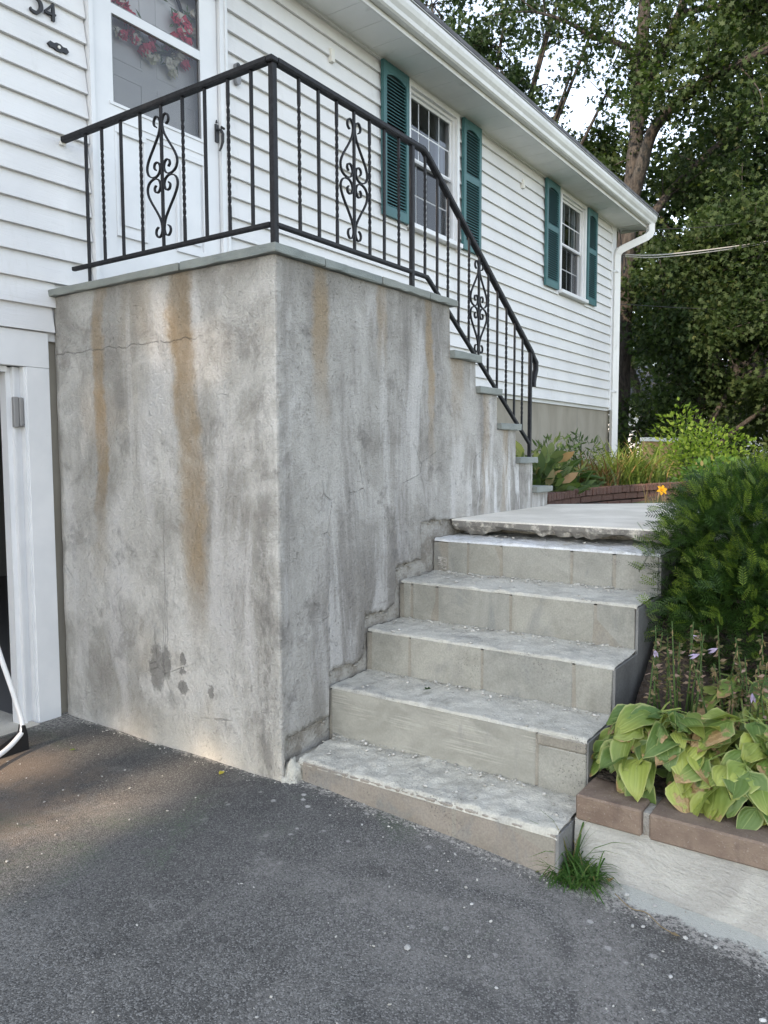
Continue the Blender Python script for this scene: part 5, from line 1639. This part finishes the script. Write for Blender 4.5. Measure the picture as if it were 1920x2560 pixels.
# ------------------------------------------------------------------ beyond the garden
gb = thing('garden_box', 'tan board fence with a white cap behind the flower bed', 'fence', (10.6, .9, 1.0))
box('board', 'tan_board', gb, 9.9, 13.2, 1.28, 1.32, .9, 1.66); box('cap', 'white_trim', gb, 9.9, 13.25, 1.22, 1.36, 1.661, 1.72)
nb = thing('neighbor_house', 'white house with grey roof and red brick chimney glimpsed through the trees', 'house', (29, 2, 1))
box('wall', 'neighbor_wall', nb, 26.5, 34, -6, 7.5, .8, 3.35)
MB().prism([(26.1, 3.36), (30.2, 5.0), (34.4, 3.36), (34.4, 3.25), (26.1, 3.25)], 1, -6.4, 7.9).build('roof', 'shingle', nb)
box('chimney', 'red_brick', nb, 28.6, 29.3, 3.05, 3.75, 3.2, 5.55)
for y0 in (-3.2, -.6, 2.2, 5.0):
    f = box('window', 'white_trim', nb, 26.46, 26.5, y0, y0 + .95, 1.8, 2.95); box('pane', 'dark_glass', f, 26.44, 26.458, y0 + .08, y0 + .87, 1.88, 2.87)
sw = thing('service_wires', 'pale utility wires running from the house corner into the trees', 'wire', (9.5, 1.55, 4.5))
def wire(name, pts, r, m):
    MB().tube(catmull(pts, 8), r, 5).build(name, m, sw, smooth=True)
wire('service_cable', [(9.50, 1.54, 4.49), (10.4, 1.15, 4.62), (12, .10, 4.98), (14, -1.2, 5.55), (20, -5.2, 7.6)], .011, 'wire')
wire('service_cable', [(9.50, 1.56, 4.47), (10.4, 1.17, 4.585), (12, .12, 4.95), (14, -1.18, 5.53), (20, -5.18, 7.6)], .009, 'wire')
wire('lower_cable', [(9.45, 1.60, 3.75), (12, .35, 3.9), (16, -1.6, 4.3), (20, -3.6, 4.9)], .006, 'black_wire')
wire('drop_loop', [(9.44, 1.60, 4.86), (9.46, 1.56, 4.55), (9.49, 1.55, 4.28), (9.52, 1.54, 4.22), (9.56, 1.53, 4.35), (9.52, 1.54, 4.48)], .008, 'black_wire')
wire('drop_loop', [(9.50, 1.54, 4.49), (9.47, 1.57, 4.40), (9.45, 1.59, 4.20), (9.45, 1.60, 3.75)], .008, 'black_wire')
wire('eave_cable', [(9.47, 1.57, 4.84), (10.0, 1.2, 4.92), (12, .1, 5.35), (16, -2.0, 6.6)], .006, 'black_wire')

# ------------------------------------------------------------------ loose things on the drive and steps
tb = thing('tube_stand', 'white bent tube frame with a black rubber foot leaning at the garage door', 'stand', (-.52, 1.42, 0))
MB().tube(catmull([(-.62, 1.45, 1.05), (-.552, 1.40, .62), (-.478, 1.37, .30), (-.445, 1.36, .150), (-.450, 1.35, .105), (-.470, 1.34, .085), (-.60, 1.28, .047), (-.95, 1.10, .035)], 6), .0125, 10).build('tube', 'white_tube', tb, smooth=True)
MB().prism([(-.60, .001), (-.425, .001), (-.428, .075), (-.440, .13), (-.452, .13), (-.462, .085), (-.60, .030)], 1, 1.335, 1.375).build('rubber_foot', 'black_plastic', tb)
hs = thing('black_hose', 'black hose hanging just inside the garage', 'hose', (-.42, 2.2, 1.2))
MB().tube(catmull([(-.75, 2.1, 1.99), (-.45, 2.1, 1.90), (-.36, 2.1, 1.70), (-.35, 2.1, 1.40), (-.42, 2.1, 1.12), (-.7, 2.1, 1.0)], 6), .014, 8).build('coil', 'black_plastic', hs, smooth=True)

def pebble(x, y, s_, z=None, label=None, par=None):
    bm = bmesh.new(); bmesh.ops.create_icosphere(bm, subdivisions=1, radius=1)
    k = Vector((R.uniform(.8, 1.4), R.uniform(.7, 1.1), R.uniform(.45, .7)))
    for v in bm.verts: v.co = Vector((v.co.x * k.x, v.co.y * k.y, v.co.z * k.z)) * s_ * R.uniform(.8, 1.2)
    me = bpy.data.meshes.new('pebble'); bm.to_mesh(me); bm.free()
    o = newobj('pebble', me, 'pebble'); o.location = (x, y, (dz(x, y) if z is None else z) + s_ * .35); o.rotation_euler = (0, 0, R.uniform(0, 6))
    return tag(o, label or 'tiny pale pebble lying loose on the dark asphalt', 'pebble', 'loose pebbles on the driveway')
pebble(-.60, -1.07, .013, label='larger grey pebble alone in the lower middle of the driveway')
for x, y, s_ in ((-.29, -.23, .006), (-.17, -.92, .006), (-.27, -1.12, .008), (-.58, -1.37, .006), (.14, -1.53, .011), (.145, -1.63, .010), (-.19, -1.77, .008), (.05, -1.85, .008),
                 (0, -1.63, .008), (-.02, -1.60, .008), (.03, -1.76, .010), (.09, -1.81, .007), (-.20, -2.03, .008), (-.03, -.92, .007), (-.28, -.64, .005), (-.30, -.02, .005), (-.08, -.51, .006), (-.9, -.6, .006), (-.75, -1.5, .006), (-1.1, -.9, .005)):
    pebble(x, y, s_)
pos = []
for k in range(620):
    x = -2.2 + 2.25 * R.random() ** .7; y = R.uniform(-2.2, 1.3); pos.append((x, y, dz(x, y) + .002))
for k in range(520):      # crumbs gathered along the foot of stoop, step and garden wall
    q = R.random()
    if q < .40: y = R.uniform(-1.3, -.02); x = SX[0] - .004 - abs(R.gauss(0, .05))
    elif q < .70: y = R.uniform(0, 1.6); x = -.006 - abs(R.gauss(0, .035))
    else: y = R.uniform(-2.4, -1.4); x = .185 - abs(R.gauss(0, .06))
    pos.append((x, y, dz(x, y) + .002))
pos = np.array(pos)
me = scatter('grit', tv, tf, pos, frames(NR.normal(size=(len(pos), 3)), .2), .0013 + .0045 * NR.random_sample(len(pos)) ** 3)
tag(newobj('grit', me, 'rubble'), 'fine pale grit sprinkled over the asphalt', 'grit', kind='stuff')

def fallen_leaf(label, p, L, az, m, tvv=OAK, tilt=.12):
    V = [Vector((a[0] * L * 1.0, a[1] * L, (abs(a[0]) * .5 + .08 * math.sin(a[1] * 6)) * L * .6)) for a in tvv]
    Rm = Matrix.Rotation(az, 3, 'Z') @ Matrix.Rotation(tilt, 3, 'X')
    o = MB().add([Rm @ v for v in V], [tuple(range(len(V)))]).build('fallen_leaf', m, None, fix=False)
    o.location = p; return tag(o, label, 'leaf', None)
fallen_leaf('small dark green oak leaf lying on the second step', (.545, -.47, SZ[1] + .018), .055, .9, 'dark_leaf')
fallen_leaf('yellow leaf at the foot of the stoop', (-.075, .30, .008), .05, 2.0, 'yellow_leaf', SIMPLE)
fallen_leaf('curled brown leaf beside the twig on the asphalt', (.02, -1.745, dz(0, -1.74) + .006), .045, 1.0, 'dry_bit', SIMPLE, .5)
fallen_leaf('dry brown leaf against the garden wall by the grass', (.172, -1.455, dz(0, -1.45) + .006), .055, 2.2, 'dry_bit', SIMPLE, .8)
fallen_leaf('pale green leaf scrap near the garage corner', (-.30, 1.12, .006), .035, 1.2, 'lime_leaf', SIMPLE)
tag(MB().tube(catmull([(.10, -1.50, -.078), (.06, -1.57, -.088), (.07, -1.62, -.092), (.03, -1.68, -.099), (.02, -1.73, -.104)], 5), .0018, 5).build('twig', 'dry_bit', None, smooth=True), 'thin pale twig lying on the asphalt near the garden wall', 'twig')
